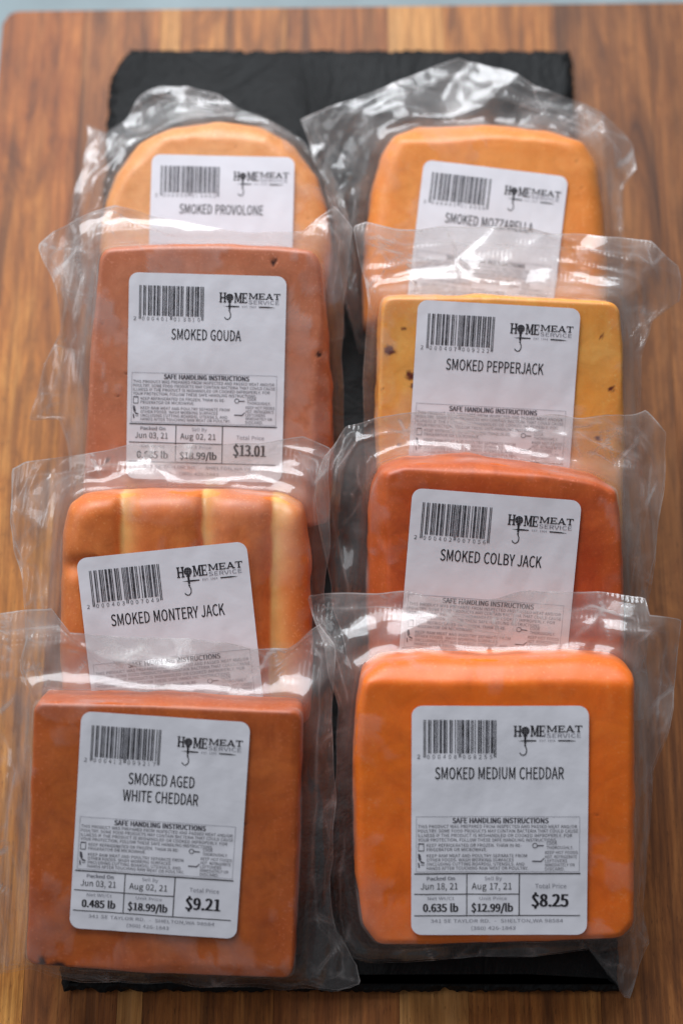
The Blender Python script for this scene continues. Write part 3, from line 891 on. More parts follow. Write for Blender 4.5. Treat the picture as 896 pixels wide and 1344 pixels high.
# ------------------------------------------------------------------ printing
# outlines of a grotesque alphabet, cap height 100: advance, flat x/y list, faces
GLYPHS = {
    '$': (76,[34,-17,43,-17,43,-1,60,7,67,25,45,53,24,74,28,85,39,89,50,86,58,80,65,87,55,95,43,99,43,114,34,114,34,99,18,90,12,73,33,47,54,24,50,13,37,9,24,12,14,19,8,10,20,2,34,-2],[[16,14,15],[16,13,14],[16,12,13],[17,12,16],[17,11,12],[18,7,17],[7,8,17],[8,11,17],[9,11,8],[9,10,11],[18,6,7],[18,5,6],[19,5,18],[19,4,5],[20,4,19],[20,3,4],[21,3,20],[25,23,24],[22,3,21],[25,22,23],[26,22,25],[26,3,22],[26,2,3],[27,2,26],[27,1,2],[0,1,27]]),
    '(': (46,[33,-27,40,-23,27,8,23,42,27,77,40,108,33,112,18,79,13,42,18,5],[[7,5,6],[7,4,5],[8,4,7],[8,3,4],[9,3,8],[9,2,3],[9,1,2],[0,1,9]]),
    ')': (46,[14,-27,28,5,34,42,28,79,14,112,6,108,19,77,23,42,19,8,6,-23],[[5,3,4],[6,3,5],[6,2,3],[7,2,6],[8,2,7],[8,1,2],[9,1,8],[9,0,1]]),
    ',': (38,[10,-26,25,-15,30,3,27,13,20,17,13,15,10,8,13,2,19,0,21,0,17,-11,7,-19],[[5,3,4],[6,3,5],[6,2,3],[7,2,6],[7,9,2],[9,1,2],[8,9,7],[10,1,9],[11,1,10],[11,0,1]]),
    '-': (47,[6,33,41,33,41,43,6,43],[[0,2,3],[0,1,2]]),
    '.': (38,[19,-2,25,1,28,8,25,15,19,17,13,15,10,8,13,1],[[5,3,4],[6,3,5],[6,2,3],[7,2,6],[7,1,2],[7,0,1]]),
    '/': (53,[2,-24,11,-24,51,108,42,108],[[0,2,3],[0,1,2]]),
    '0': (76,[38,-2,61,11,69,50,61,89,38,102,15,89,7,50,15,11,38,8,24,18,19,50,24,82,38,92,52,82,57,50,52,18],[[5,12,4],[12,3,4],[5,11,12],[13,3,12],[6,11,5],[13,2,3],[6,10,11],[14,2,13],[7,10,6],[7,9,10],[15,2,14],[15,1,2],[7,8,9],[8,1,15],[8,0,1],[0,8,7]]),
    '1': (76,[12,0,67,0,67,10,47,10,47,100,37,100,28,96,17,93,17,85,34,85,34,10,12,10],[[6,4,5],[6,9,4],[9,3,4],[7,9,6],[8,9,7],[10,3,9],[0,10,11],[0,3,10],[0,2,3],[0,1,2]]),
    '2': (76,[6,0,69,0,69,11,41,11,33,10,25,10,53,42,64,72,56,94,35,102,18,98,5,87,13,80,22,88,33,92,47,86,52,72,41,43,6,7],[[10,8,9],[11,14,10],[14,8,10],[14,15,8],[15,7,8],[11,13,14],[11,12,13],[16,7,15],[16,6,7],[17,6,16],[18,6,17],[18,5,6],[4,2,3],[4,1,2],[5,1,4],[18,1,5],[0,1,18]]),
    '3': (76,[36,-2,59,6,68,27,62,44,47,52,47,53,60,62,65,77,56,95,35,102,20,98,8,90,14,82,24,89,35,92,47,87,52,76,46,62,24,57,24,47,49,42,55,27,50,14,35,9,21,12,10,20,4,12,17,2],[[10,8,9],[11,8,10],[11,14,8],[14,15,8],[15,7,8],[11,13,14],[12,13,11],[16,7,15],[16,6,7],[17,6,16],[18,6,17],[18,5,6],[19,5,18],[19,4,5],[19,3,4],[20,3,19],[20,2,3],[21,2,20],[22,2,21],[22,1,2],[26,24,25],[23,1,22],[26,23,24],[27,23,26],[27,1,23],[27,0,1]]),
    '4': (76,[46,0,58,0,58,28,71,28,71,38,58,38,58,100,44,100,3,36,3,28,46,28,46,38,16,38,38,72,43,79,47,86,47,86,47,77,46,68],[[8,6,7],[8,15,6],[15,16,6],[16,5,6],[8,14,15],[17,5,16],[8,13,14],[18,5,17],[8,12,13],[11,5,18],[8,11,12],[8,5,11],[8,4,5],[8,3,4],[9,3,8],[10,3,9],[0,2,10],[2,3,10],[0,1,2]]),
    '5': (76,[36,-2,58,7,68,32,60,57,38,64,30,63,23,60,26,89,64,89,64,100,15,100,12,53,18,49,26,53,35,55,50,49,56,32,50,15,35,9,20,12,10,20,4,11,16,2],[[11,7,10],[7,9,10],[7,8,9],[11,6,7],[5,3,4],[6,3,5],[11,3,6],[11,14,3],[14,15,3],[15,2,3],[11,13,14],[11,12,13],[16,2,15],[16,1,2],[17,1,16],[21,19,20],[18,1,17],[21,18,19],[22,18,21],[22,1,18],[22,0,1]]),
    '6': (76,[41,-2,61,7,70,31,62,54,42,62,30,59,19,50,27,82,45,92,54,89,61,84,68,92,58,99,45,102,19,89,8,48,17,11,20,40,30,50,40,53,54,47,58,31,53,14,41,8,26,16],[[14,12,13],[14,8,12],[8,11,12],[14,7,8],[9,11,8],[9,10,11],[15,7,14],[15,6,7],[5,3,4],[6,19,5],[19,3,5],[19,20,3],[20,2,3],[6,18,19],[15,18,6],[15,17,18],[16,17,15],[21,2,20],[16,24,17],[22,2,21],[22,1,2],[16,23,24],[23,1,22],[0,23,16],[0,1,23]]),
    '7': (76,[27,0,40,0,46,50,69,92,69,100,7,100,7,89,55,89,34,49],[[6,4,5],[6,3,4],[6,7,3],[7,2,3],[8,2,7],[8,1,2],[0,1,8]]),
    '8': (76,[38,-2,61,6,69,24,64,40,53,50,53,51,61,61,66,75,59,94,38,102,19,94,11,76,15,63,25,53,25,53,12,42,6,25,15,6,45,54,29,63,22,76,27,88,38,92,51,87,55,74,53,64,38,8,23,13,17,26,21,39,31,49,50,39,58,24,52,12],[[10,8,9],[11,21,10],[21,22,10],[22,8,10],[22,23,8],[23,7,8],[11,20,21],[24,7,23],[12,20,11],[12,19,20],[24,6,7],[25,6,24],[18,6,25],[13,19,12],[13,18,19],[18,5,6],[13,5,18],[14,5,13],[15,30,14],[30,5,14],[30,4,5],[30,3,4],[15,29,30],[31,3,30],[16,29,15],[31,2,3],[32,2,31],[16,28,29],[16,27,28],[17,27,16],[33,2,32],[33,1,2],[17,26,27],[26,1,33],[17,1,26],[0,1,17]]),
    '9': (76,[32,-2,57,11,68,54,59,90,35,102,14,93,6,69,14,46,34,38,46,41,57,50,49,18,32,9,22,11,15,16,8,8,18,1,56,61,46,50,36,47,22,53,18,69,23,86,35,92,50,84],[[5,23,4],[23,3,4],[6,22,5],[22,23,5],[24,3,23],[24,2,3],[6,21,22],[17,2,24],[7,21,6],[7,20,21],[18,2,17],[18,10,2],[10,1,2],[7,19,20],[19,10,18],[19,9,10],[11,1,10],[7,9,19],[8,9,7],[12,1,11],[15,13,14],[12,0,1],[15,12,13],[15,0,12],[16,0,15]]),
    'A': (83,[1,0,13,0,23,31,59,31,69,0,82,0,48,100,34,100,26,41,31,56,36,73,41,90,41,90,46,73,52,56,56,41],[[0,11,7],[11,6,7],[11,12,6],[12,5,6],[0,10,11],[13,5,12],[14,5,13],[0,9,10],[0,8,9],[15,5,14],[0,2,8],[2,15,8],[2,3,15],[3,5,15],[0,1,2],[4,5,3]]),
    'B': (90,[14,0,46,0,73,7,83,29,78,46,63,53,63,54,74,62,78,76,68,94,43,100,14,100,26,58,26,90,42,90,59,86,65,74,60,62,41,58,26,10,26,48,44,48,64,43,71,30,64,15,44,10],[[0,13,11],[13,10,11],[13,9,10],[13,14,9],[14,15,9],[15,8,9],[0,12,13],[16,8,15],[16,7,8],[17,7,16],[17,6,7],[18,6,17],[0,20,12],[20,18,12],[20,6,18],[20,5,6],[20,21,5],[21,4,5],[0,19,20],[22,4,21],[22,3,4],[23,3,22],[24,3,23],[24,2,3],[25,2,24],[0,25,19],[0,2,25],[0,1,2]]),
    'C': (87,[51,-2,69,2,82,13,75,21,65,12,52,9,29,20,21,50,30,80,52,91,64,88,73,81,80,89,68,98,52,102,21,88,8,50,20,12],[[15,13,14],[15,9,13],[9,12,13],[15,8,9],[10,12,9],[10,11,12],[16,8,15],[16,7,8],[16,6,7],[17,6,16],[4,2,3],[17,5,6],[4,1,2],[5,1,4],[0,5,17],[0,1,5]]),
    'D': (94,[14,0,39,0,74,13,86,50,74,87,39,100,14,100,26,10,26,90,38,90,64,80,73,50,64,21,38,10],[[0,8,6],[8,5,6],[8,9,5],[9,4,5],[0,7,8],[10,4,9],[10,3,4],[11,3,10],[12,3,11],[12,2,3],[13,2,12],[13,1,2],[0,13,7],[0,1,13]]),
    'E': (80,[14,0,73,0,73,11,26,11,26,47,64,47,64,58,26,58,26,89,71,89,71,100,14,100],[[0,8,11],[8,10,11],[8,9,10],[0,7,8],[0,4,7],[4,6,7],[4,5,6],[0,3,4],[0,2,3],[0,1,2]]),
    'F': (75,[14,0,26,0,26,45,65,45,65,56,26,56,26,89,71,89,71,100,14,100],[[0,6,9],[6,8,9],[6,7,8],[0,5,6],[0,2,5],[2,4,5],[2,3,4],[0,1,2]]),
    'G': (94,[53,-2,71,2,84,10,84,52,51,52,51,41,72,41,72,15,64,11,54,9,30,20,21,50,30,80,54,91,67,88,76,81,83,89,71,98,54,102,21,88,8,50,21,12],[[19,17,18],[19,13,17],[13,16,17],[19,12,13],[14,16,13],[14,15,16],[20,12,19],[20,11,12],[5,3,4],[5,6,3],[6,2,3],[20,10,11],[21,10,20],[7,2,6],[21,9,10],[8,2,7],[0,9,21],[9,2,8],[9,1,2],[0,1,9]]),
    'H': (99,[14,0,26,0,26,47,73,47,73,0,86,0,86,100,73,100,73,58,26,58,26,100,14,100],[[0,10,11],[0,9,10],[8,6,7],[8,5,6],[0,2,9],[2,8,9],[2,3,8],[3,5,8],[0,1,2],[4,5,3]]),
    'I': (40,[14,0,26,0,26,100,14,100],[[0,2,3],[0,1,2]]),
    'J': (73,[32,-2,53,7,60,29,60,100,47,100,47,31,43,14,31,9,21,12,14,21,5,14,16,2],[[5,3,4],[5,2,3],[6,2,5],[6,1,2],[10,8,9],[7,1,6],[11,8,10],[11,7,8],[11,1,7],[11,0,1]]),
    'K': (88,[14,0,26,0,26,32,44,52,74,0,88,0,51,62,83,100,68,100,27,50,26,50,26,100,14,100],[[0,11,12],[0,10,11],[9,7,8],[9,6,7],[9,3,6],[3,5,6],[9,2,3],[4,5,3],[0,9,10],[0,2,9],[0,1,2]]),
    'L': (74,[14,0,70,0,70,11,26,11,26,100,14,100],[[0,4,5],[0,3,4],[0,2,3],[0,1,2]]),
    'M': (111,[14,0,25,0,25,55,25,70,23,85,24,85,32,62,51,10,59,10,78,62,86,85,87,85,86,70,85,55,85,0,97,0,97,100,82,100,63,47,59,36,56,26,55,26,52,36,48,47,29,100,14,100],[[0,4,25],[4,24,25],[4,5,24],[5,23,24],[18,10,17],[10,16,17],[10,11,16],[11,15,16],[0,3,4],[6,23,5],[18,9,10],[12,15,11],[0,2,3],[13,15,12],[7,23,6],[18,8,9],[0,1,2],[14,15,13],[7,22,23],[19,8,18],[7,21,22],[20,8,19],[7,20,21],[7,8,20]]),
    'N': (99,[14,0,26,0,26,53,25,68,24,84,25,84,35,63,72,0,85,0,85,100,73,100,73,48,73,32,75,16,74,16,63,37,27,100,14,100],[[0,4,17],[4,16,17],[4,5,16],[5,15,16],[11,9,10],[11,8,9],[0,3,4],[6,15,5],[0,2,3],[7,15,6],[0,1,2],[12,8,11],[7,14,15],[13,8,12],[7,13,14],[7,8,13]]),
    'O': (101,[51,-2,81,12,93,50,81,88,51,102,20,88,8,50,20,12,51,9,29,20,21,50,29,80,51,91,72,80,80,50,72,20],[[5,12,4],[12,3,4],[5,11,12],[13,3,12],[6,11,5],[13,2,3],[6,10,11],[14,2,13],[7,10,6],[7,9,10],[15,2,14],[15,1,2],[7,8,9],[8,1,15],[8,0,1],[0,8,7]]),
    'P': (86,[14,0,26,0,26,40,43,40,69,47,80,71,69,94,42,100,14,100,26,50,26,90,41,90,60,86,67,71,61,55,41,50],[[0,10,8],[10,7,8],[10,6,7],[10,11,6],[11,12,6],[12,5,6],[0,9,10],[13,5,12],[14,5,13],[14,4,5],[15,4,14],[0,2,9],[2,15,9],[2,4,15],[2,3,4],[0,1,2]]),
    'Q': (101,[51,9,29,20,21,50,29,80,51,91,72,80,80,50,72,20,81,-25,89,-24,95,-23,93,-13,89,-14,83,-15,68,-11,58,-1,84,15,93,50,81,88,51,102,20,88,8,50,18,15,44,-1,58,-18],[[20,4,19],[4,18,19],[20,3,4],[5,18,4],[21,3,20],[5,17,18],[21,2,3],[6,17,5],[22,2,21],[22,1,2],[7,17,6],[7,16,17],[22,0,1],[0,16,7],[0,15,16],[23,0,22],[23,15,0],[23,14,15],[24,14,23],[24,13,14],[12,10,11],[13,10,12],[24,10,13],[8,10,24],[8,9,10]]),
    'R': (87,[26,53,26,90,43,90,61,86,67,72,61,57,43,53,69,0,83,0,57,44,74,53,80,72,70,94,45,100,14,100,14,0,26,0,26,42,44,42],[[15,1,14],[1,13,14],[1,12,13],[1,2,12],[2,3,12],[3,11,12],[15,0,1],[4,11,3],[5,11,4],[5,10,11],[6,10,5],[6,9,10],[15,17,0],[17,6,0],[17,9,6],[17,18,9],[18,8,9],[15,16,17],[7,8,18]]),
    'S': (81,[41,-2,66,6,75,27,69,44,55,53,41,59,29,65,24,76,29,87,43,91,55,88,65,81,72,89,59,98,43,102,20,94,11,75,18,58,32,50,46,43,58,37,63,26,57,14,42,9,27,13,14,22,7,13,22,2],[[15,13,14],[15,12,13],[16,8,15],[8,9,15],[9,12,15],[10,12,9],[10,11,12],[16,7,8],[16,6,7],[17,6,16],[17,5,6],[17,4,5],[18,4,17],[18,3,4],[19,3,18],[19,20,3],[20,2,3],[21,2,20],[21,1,2],[22,1,21],[26,24,25],[23,1,22],[27,24,26],[27,23,24],[27,1,23],[27,0,1]]),
    'T': (82,[35,0,47,0,47,89,77,89,77,100,4,100,4,89,35,89],[[6,4,5],[6,3,4],[7,3,6],[0,2,7],[2,3,7],[0,1,2]]),
    'U': (98,[49,-2,75,8,85,41,85,100,73,100,73,41,66,16,49,9,33,16,26,41,26,100,13,100,13,41,24,8],[[12,10,11],[12,9,10],[5,3,4],[5,2,3],[13,9,12],[5,1,2],[13,8,9],[6,1,5],[13,7,8],[7,1,6],[13,1,7],[13,0,1]]),
    'V': (78,[32,0,47,0,78,100,66,100,50,46,45,29,40,13,39,13,34,29,30,46,13,100,0,100],[[0,10,11],[0,9,10],[4,2,3],[4,1,2],[0,8,9],[5,1,4],[0,7,8],[6,1,5],[0,6,7],[0,1,6]]),
    'W': (120,[25,0,40,0,55,60,57,72,60,83,60,83,63,72,65,60,80,0,95,0,116,100,104,100,93,46,91,29,88,13,87,13,83,29,80,46,66,100,54,100,41,46,37,29,34,13,33,13,30,29,27,46,17,100,4,100],[[0,26,27],[0,25,26],[20,18,19],[20,4,18],[4,5,18],[5,17,18],[12,10,11],[12,9,10],[20,3,4],[6,17,5],[20,2,3],[7,17,6],[20,1,2],[8,17,7],[0,24,25],[21,1,20],[8,16,17],[13,9,12],[8,15,16],[0,23,24],[22,1,21],[14,9,13],[0,22,23],[0,1,22],[8,14,15],[8,9,14]]),
    'X': (78,[2,0,16,0,30,27,34,35,38,43,39,43,43,35,47,27,62,0,76,0,47,51,74,100,61,100,47,74,44,68,40,60,40,60,35,68,32,74,18,100,4,100,32,52],[[21,19,20],[21,18,19],[13,11,12],[13,10,11],[21,17,18],[14,10,13],[21,16,17],[15,10,14],[21,15,16],[21,10,15],[0,4,21],[4,10,21],[4,5,10],[5,9,10],[0,3,4],[6,9,5],[0,2,3],[7,9,6],[0,1,2],[8,9,7]]),
    'Y': (72,[30,0,42,0,42,39,73,100,59,100,47,72,42,61,37,50,36,50,31,61,26,72,13,100,0,100,30,39],[[13,11,12],[13,10,11],[5,3,4],[5,2,3],[13,9,10],[6,2,5],[13,8,9],[7,2,6],[13,7,8],[13,2,7],[0,2,13],[0,1,2]]),
    'Z': (82,[7,0,76,0,76,11,22,11,75,92,75,100,12,100,12,89,60,89,7,8],[[7,5,6],[7,4,5],[7,8,4],[8,3,4],[9,3,8],[9,2,3],[9,1,2],[0,1,9]]),
    'a': (77,[30,-2,43,1,54,9,55,9,56,0,66,0,66,46,60,68,40,76,24,73,11,66,16,58,26,63,38,66,50,60,53,47,19,38,8,19,14,4,33,8,24,11,20,20,27,32,53,39,53,18,43,11],[[9,7,8],[10,7,9],[10,13,7],[13,14,7],[14,6,7],[11,12,10],[12,13,10],[15,6,14],[16,6,15],[16,23,6],[23,5,6],[16,22,23],[24,5,23],[17,22,16],[17,21,22],[17,20,21],[18,20,17],[25,3,24],[3,5,24],[18,19,20],[19,2,25],[2,3,25],[19,1,2],[4,5,3],[18,1,19],[0,1,18]]),
    'b': (84,[45,-2,68,9,77,38,70,66,48,76,36,73,25,66,25,79,25,109,13,109,13,0,23,0,24,8,24,8,34,1,43,9,35,10,25,16,25,55,35,63,45,65,60,58,64,38,58,17],[[10,8,9],[10,7,8],[10,6,7],[5,3,4],[6,3,5],[6,20,3],[20,21,3],[21,2,3],[10,18,6],[18,19,6],[19,20,6],[22,2,21],[10,17,18],[22,1,2],[23,1,22],[15,1,23],[10,12,17],[12,16,17],[12,15,16],[12,1,15],[12,13,1],[13,0,1],[10,11,12],[14,0,13]]),
    'c': (70,[42,-2,55,1,66,8,60,16,52,11,43,9,26,16,20,37,27,58,43,65,51,64,58,59,64,67,55,73,43,76,18,66,7,37,17,8],[[15,13,14],[15,12,13],[15,9,12],[9,10,12],[10,11,12],[16,8,15],[8,9,15],[16,7,8],[17,7,16],[17,6,7],[17,5,6],[4,2,3],[5,2,4],[17,2,5],[0,2,17],[0,1,2]]),
    'd': (85,[38,-2,50,1,60,9,61,9,62,0,72,0,72,109,59,109,59,80,60,67,51,74,39,76,17,65,7,37,16,8,41,9,25,16,20,37,26,58,41,65,50,64,59,58,59,19,50,11],[[8,6,7],[8,5,6],[9,5,8],[12,10,11],[12,9,10],[12,19,9],[19,20,9],[20,21,9],[21,5,9],[13,18,12],[18,19,12],[22,5,21],[13,17,18],[13,16,17],[14,16,13],[23,3,22],[3,5,22],[14,15,16],[15,3,23],[14,2,15],[2,3,15],[14,1,2],[4,5,3],[0,1,14]]),
    'e': (76,[43,-2,56,0,67,6,62,14,54,10,44,8,27,15,19,34,69,34,70,37,70,41,62,67,40,76,17,66,7,37,17,8,19,43,27,60,41,66,54,60,59,43],[[13,11,12],[13,18,11],[18,19,11],[19,10,11],[13,17,18],[14,17,13],[20,10,19],[14,16,17],[14,20,16],[14,10,20],[14,9,10],[14,8,9],[15,7,14],[7,8,14],[15,6,7],[15,5,6],[4,2,3],[5,2,4],[0,5,15],[0,2,5],[0,1,2]]),
    'g': (77,[38,-34,65,-26,75,-8,69,5,49,9,35,9,24,11,22,17,23,22,26,26,32,24,37,23,57,30,65,49,63,58,59,65,74,65,74,74,48,74,43,75,37,76,18,69,10,50,13,38,19,30,19,29,14,23,11,15,13,8,18,3,18,2,10,-5,7,-14,15,-29,37,32,26,37,22,50,26,62,37,67,49,62,53,50,49,37,39,-26,24,-22,18,-13,20,-6,25,0,30,-1,35,-1,48,-1,59,-3,63,-11,56,-21],[[21,19,20],[21,18,19],[21,17,18],[21,16,17],[22,37,21],[37,38,21],[38,16,21],[39,15,38],[15,16,38],[39,14,15],[22,36,37],[40,14,39],[40,13,14],[23,36,22],[23,35,36],[41,13,40],[41,12,13],[24,35,23],[24,34,35],[34,12,41],[24,12,34],[24,11,12],[25,11,24],[26,9,25],[9,11,25],[26,8,9],[10,11,9],[27,8,26],[27,7,8],[27,6,7],[28,6,27],[28,5,6],[28,4,5],[28,3,4],[29,3,28],[29,49,3],[49,50,3],[50,2,3],[30,49,29],[31,46,30],[46,49,30],[31,45,46],[47,49,46],[48,49,47],[51,2,50],[32,45,31],[32,44,45],[51,1,2],[52,1,51],[32,43,44],[33,43,32],[42,1,52],[33,42,43],[33,1,42],[33,0,1]]),
    'i': (38,[19,89,25,92,27,98,25,103,19,106,13,103,11,98,13,92,13,0,25,0,25,74,13,74],[[8,10,11],[8,9,10],[5,3,4],[6,3,5],[6,2,3],[7,2,6],[7,1,2],[0,1,7]]),
    'k': (75,[13,0,25,0,25,20,39,36,60,0,74,0,46,44,71,74,57,74,25,35,25,35,25,109,13,109],[[0,11,12],[0,10,11],[9,7,8],[9,6,7],[9,3,6],[3,5,6],[9,2,3],[4,5,3],[0,9,10],[0,2,9],[0,1,2]]),
    'l': (39,[26,-2,30,-1,33,-1,31,9,30,9,29,9,26,10,25,14,25,109,13,109,13,15,16,3],[[10,8,9],[10,7,8],[11,7,10],[11,6,7],[11,5,6],[4,2,3],[5,2,4],[11,2,5],[0,2,11],[0,1,2]]),
    'n': (83,[13,0,25,0,25,54,35,62,45,65,56,60,59,45,59,0,72,0,72,47,66,69,49,76,36,72,24,63,24,63,23,74,13,74],[[12,10,11],[0,15,16],[0,14,15],[13,10,12],[13,4,10],[4,5,10],[5,9,10],[13,3,4],[0,13,14],[0,2,13],[2,3,13],[6,9,5],[0,1,2],[6,8,9],[7,8,6]]),
    'o': (83,[41,-2,65,8,76,37,65,66,41,76,17,66,7,37,17,8,41,9,26,16,20,37,26,58,41,65,57,58,63,37,57,16],[[5,3,4],[6,11,5],[11,12,5],[12,3,5],[12,13,3],[13,2,3],[6,10,11],[14,2,13],[7,10,6],[7,9,10],[15,2,14],[15,1,2],[8,1,15],[7,8,9],[7,1,8],[0,1,7]]),
    'r': (53,[13,0,25,0,25,48,34,61,44,65,48,64,51,64,53,74,50,76,45,76,34,72,24,61,24,61,23,74,13,74],[[10,8,9],[10,7,8],[10,6,7],[0,13,14],[0,12,13],[11,4,10],[4,5,10],[5,6,10],[11,3,4],[11,2,3],[0,11,12],[0,2,11],[0,1,2]]),
    't': (51,[36,-2,43,-1,50,1,47,10,43,9,39,8,30,12,27,23,27,64,47,64,47,74,27,74,27,95,17,95,15,74,4,73,4,64,15,64,15,23,19,5],[[14,12,13],[14,11,12],[15,11,14],[15,10,11],[15,9,10],[16,9,15],[17,9,16],[18,8,17],[8,9,17],[18,7,8],[19,7,18],[19,6,7],[19,5,6],[4,2,3],[5,2,4],[19,2,5],[0,2,19],[0,1,2]]),
    'u': (83,[34,-2,48,2,59,12,59,12,60,0,70,0,70,74,58,74,58,22,48,12,38,9,27,14,24,29,24,74,11,74,11,27,17,6],[[15,13,14],[15,12,13],[8,6,7],[8,5,6],[15,11,12],[16,11,15],[9,3,8],[3,5,8],[16,10,11],[10,2,9],[2,3,9],[10,1,2],[4,5,3],[16,1,10],[0,1,16]]),
    'y': (71,[14,-32,31,-25,41,-6,69,74,57,74,44,33,41,23,38,12,37,12,33,23,30,33,15,74,2,74,32,0,30,-6,23,-17,13,-22,10,-21,8,-20,5,-30,9,-32],[[13,11,12],[13,10,11],[5,3,4],[5,2,3],[13,9,10],[6,2,5],[13,8,9],[7,2,6],[13,7,8],[13,2,7],[14,2,13],[15,2,14],[15,1,2],[16,1,15],[19,17,18],[19,16,17],[19,1,16],[19,0,1],[20,0,19]]),
}


def text_geo(body):
    V, F, x = [], [], 0
    for ch in body:
        if ch == ' ':
            x += 38
            continue
        adv, pts, fs = GLYPHS[ch]
        o = len(V)
        V += [(pts[k] + x, pts[k + 1]) for k in range(0, len(pts), 2)]
        F += [tuple(i + o for i in f) for f in fs]
        x += adv
    return V, F


class Print:
    def __init__(self):
        self.V, self.F = [], []

    def poly(self, pts):
        o = len(self.V)
        self.V += [tuple(p) for p in pts]
        self.F.append(tuple(range(o, o + len(pts))))

    def rect(self, x0, y0, x1, y1):
        # long bars are cut into short pieces so that they follow the paper
        n = max(1, math.ceil(max(x1 - x0, y1 - y0) / 1.0))
        hor = (x1 - x0) > (y1 - y0)
        for k in range(n):
            a, b = k / n, (k + 1) / n
            if hor:
                self.poly([(x0 + (x1 - x0) * a, y0), (x0 + (x1 - x0) * b, y0), (x0 + (x1 - x0) * b, y1), (x0 + (x1 - x0) * a, y1)])
            else:
                self.poly([(x0, y0 + (y1 - y0) * a), (x1, y0 + (y1 - y0) * a), (x1, y0 + (y1 - y0) * b), (x0, y0 + (y1 - y0) * b)])

    def text(self, body, x0, x1, ytop, ybot, bold=0.0):
        """caps fitted between x0..x1 and ytop..ybot (mm from the label's top left corner, y downwards)"""
        V, F = text_geo(body)
        a = min(p[0] for p in V)
        b = max(p[0] for p in V)
        for dx in ((-bold, 0.0, bold) if bold > 0 else (0.0,)):
            o = len(self.V)
            for x, y in V:
                self.V.append((x0 + (x - a) / (b - a) * (x1 - x0) + dx, ybot - y / 100 * (ybot - ytop)))
            self.F += [tuple(i + o for i in f) for f in F]

    def build(self, name, mat, parent, place):
        V = place(np.array(self.V, float))
        me = mesh_from(name, V, self.F, False)
        # the label's y runs downwards, so turn the faces over to look up
        me.flip_normals()
        return link(name, me, mat, parent)


LC = {'0': '0001101', '1': '0011001', '2': '0010011', '3': '0111101', '4': '0100011', '5': '0110001', '6': '0101111', '7': '0111011', '8': '0110111', '9': '0001011'}
PAR = {'0': 'LLLLLL', '1': 'LLGLGG', '2': 'LLGGLG', '3': 'LLGGGL', '4': 'LGLLGG', '5': 'LGGLLG', '6': 'LGGGLL', '7': 'LGLGLG', '8': 'LGLGGL', '9': 'LGGLGL'}


def ean(code):
    s = '101'
    for ch, p in zip(code[1:7], PAR[code[0]]):
        l = LC[ch]
        s += l if p == 'L' else ''.join('1' if q == '0' else '0' for q in l)[::-1]
    s += '01010'
    for ch in code[7:]:
        s += ''.join('1' if q == '0' else '0' for q in LC[ch])
    return s + '101'


def slab_letter(p, ch, x, y, w, h, t, s):
    """slab serif capital: x,y top left; w,h size; t stem width; s serif thickness"""
    def stem(cx, y0=0, y1=None, tt=None):
        tt = tt or t
        p.rect(x + cx - tt / 2, y + y0, x + cx + tt / 2, y + (h if y1 is None else y1))
    def ser(cx, yy, ww):
        p.rect(x + cx - ww / 2, y + yy, x + cx + ww / 2, y + yy + s)
    if ch == 'H':
        for cx in (w * .23, w * .77):
            stem(cx); ser(cx, 0, t * 1.9); ser(cx, h - s, t * 1.9)
        p.rect(x + w * .23, y + h * .45, x + w * .77, y + h * .45 + s * 1.3)
    elif ch == 'M':
        stem(w * .15, tt=t * .7); stem(w * .85, tt=t)
        ser(w * .13, 0, t * 1.5); ser(w * .15, h - s, t * 1.6); ser(w * .87, 0, t * 1.5); ser(w * .85, h - s, t * 1.8)
        p.poly([(x + w * .12, y), (x + w * .12 + t, y), (x + w * .5 + t * .3, y + h * .85), (x + w * .5 - t * .3, y + h * .95)])
        p.poly([(x + w * .85 - t * .4, y), (x + w * .85 + t * .1, y), (x + w * .5 + t * .3, y + h * .95), (x + w * .5 - t * .1, y + h * .8)])
    elif ch == 'E':
        stem(w * .27); ser(w * .27, 0, t * 1.8); ser(w * .27, h - s, t * 1.8)
        p.rect(x + w * .27, y, x + w * .95, y + s); p.rect(x + w * .27, y + h - s, x + w * .95, y + h)
        p.rect(x + w * .27, y + h * .46, x + w * .75, y + h * .46 + s)
        p.rect(x + w * .87, y, x + w * .95, y + h * .28); p.rect(x + w * .87, y + h * .72, x + w * .95, y + h)
        p.rect(x + w * .69, y + h * .34, x + w * .76, y + h * .66)
    elif ch == 'A':
        p.poly([(x + w * .44, y), (x + w * .56, y), (x + w * .22, y + h), (x + w * .12, y + h)])
        p.poly([(x + w * .40, y), (x + w * .40 + t * 1.1, y), (x + w * .90, y + h), (x + w * .90 - t * 1.2, y + h)])
        p.rect(x + w * .28, y + h * .64, x + w * .70, y + h * .64 + s)
        ser(w * .17, h - s, t * 1.8); ser(w * .82, h - s, t * 2.1)
    elif ch == 'T':
        stem(w * .5); p.rect(x + w * .03, y, x + w * .97, y + s); ser(w * .5, h - s, t * 2.2)
        p.rect(x + w * .03, y, x + w * .11, y + h * .3); p.rect(x + w * .89, y, x + w * .97, y + h * .3)


def ring_pts(cx, cy, r, n=20):
    return [(cx + r * math.cos(2 * math.pi * k / n), cy + r * math.sin(2 * math.pi * k / n)) for k in range(n)]


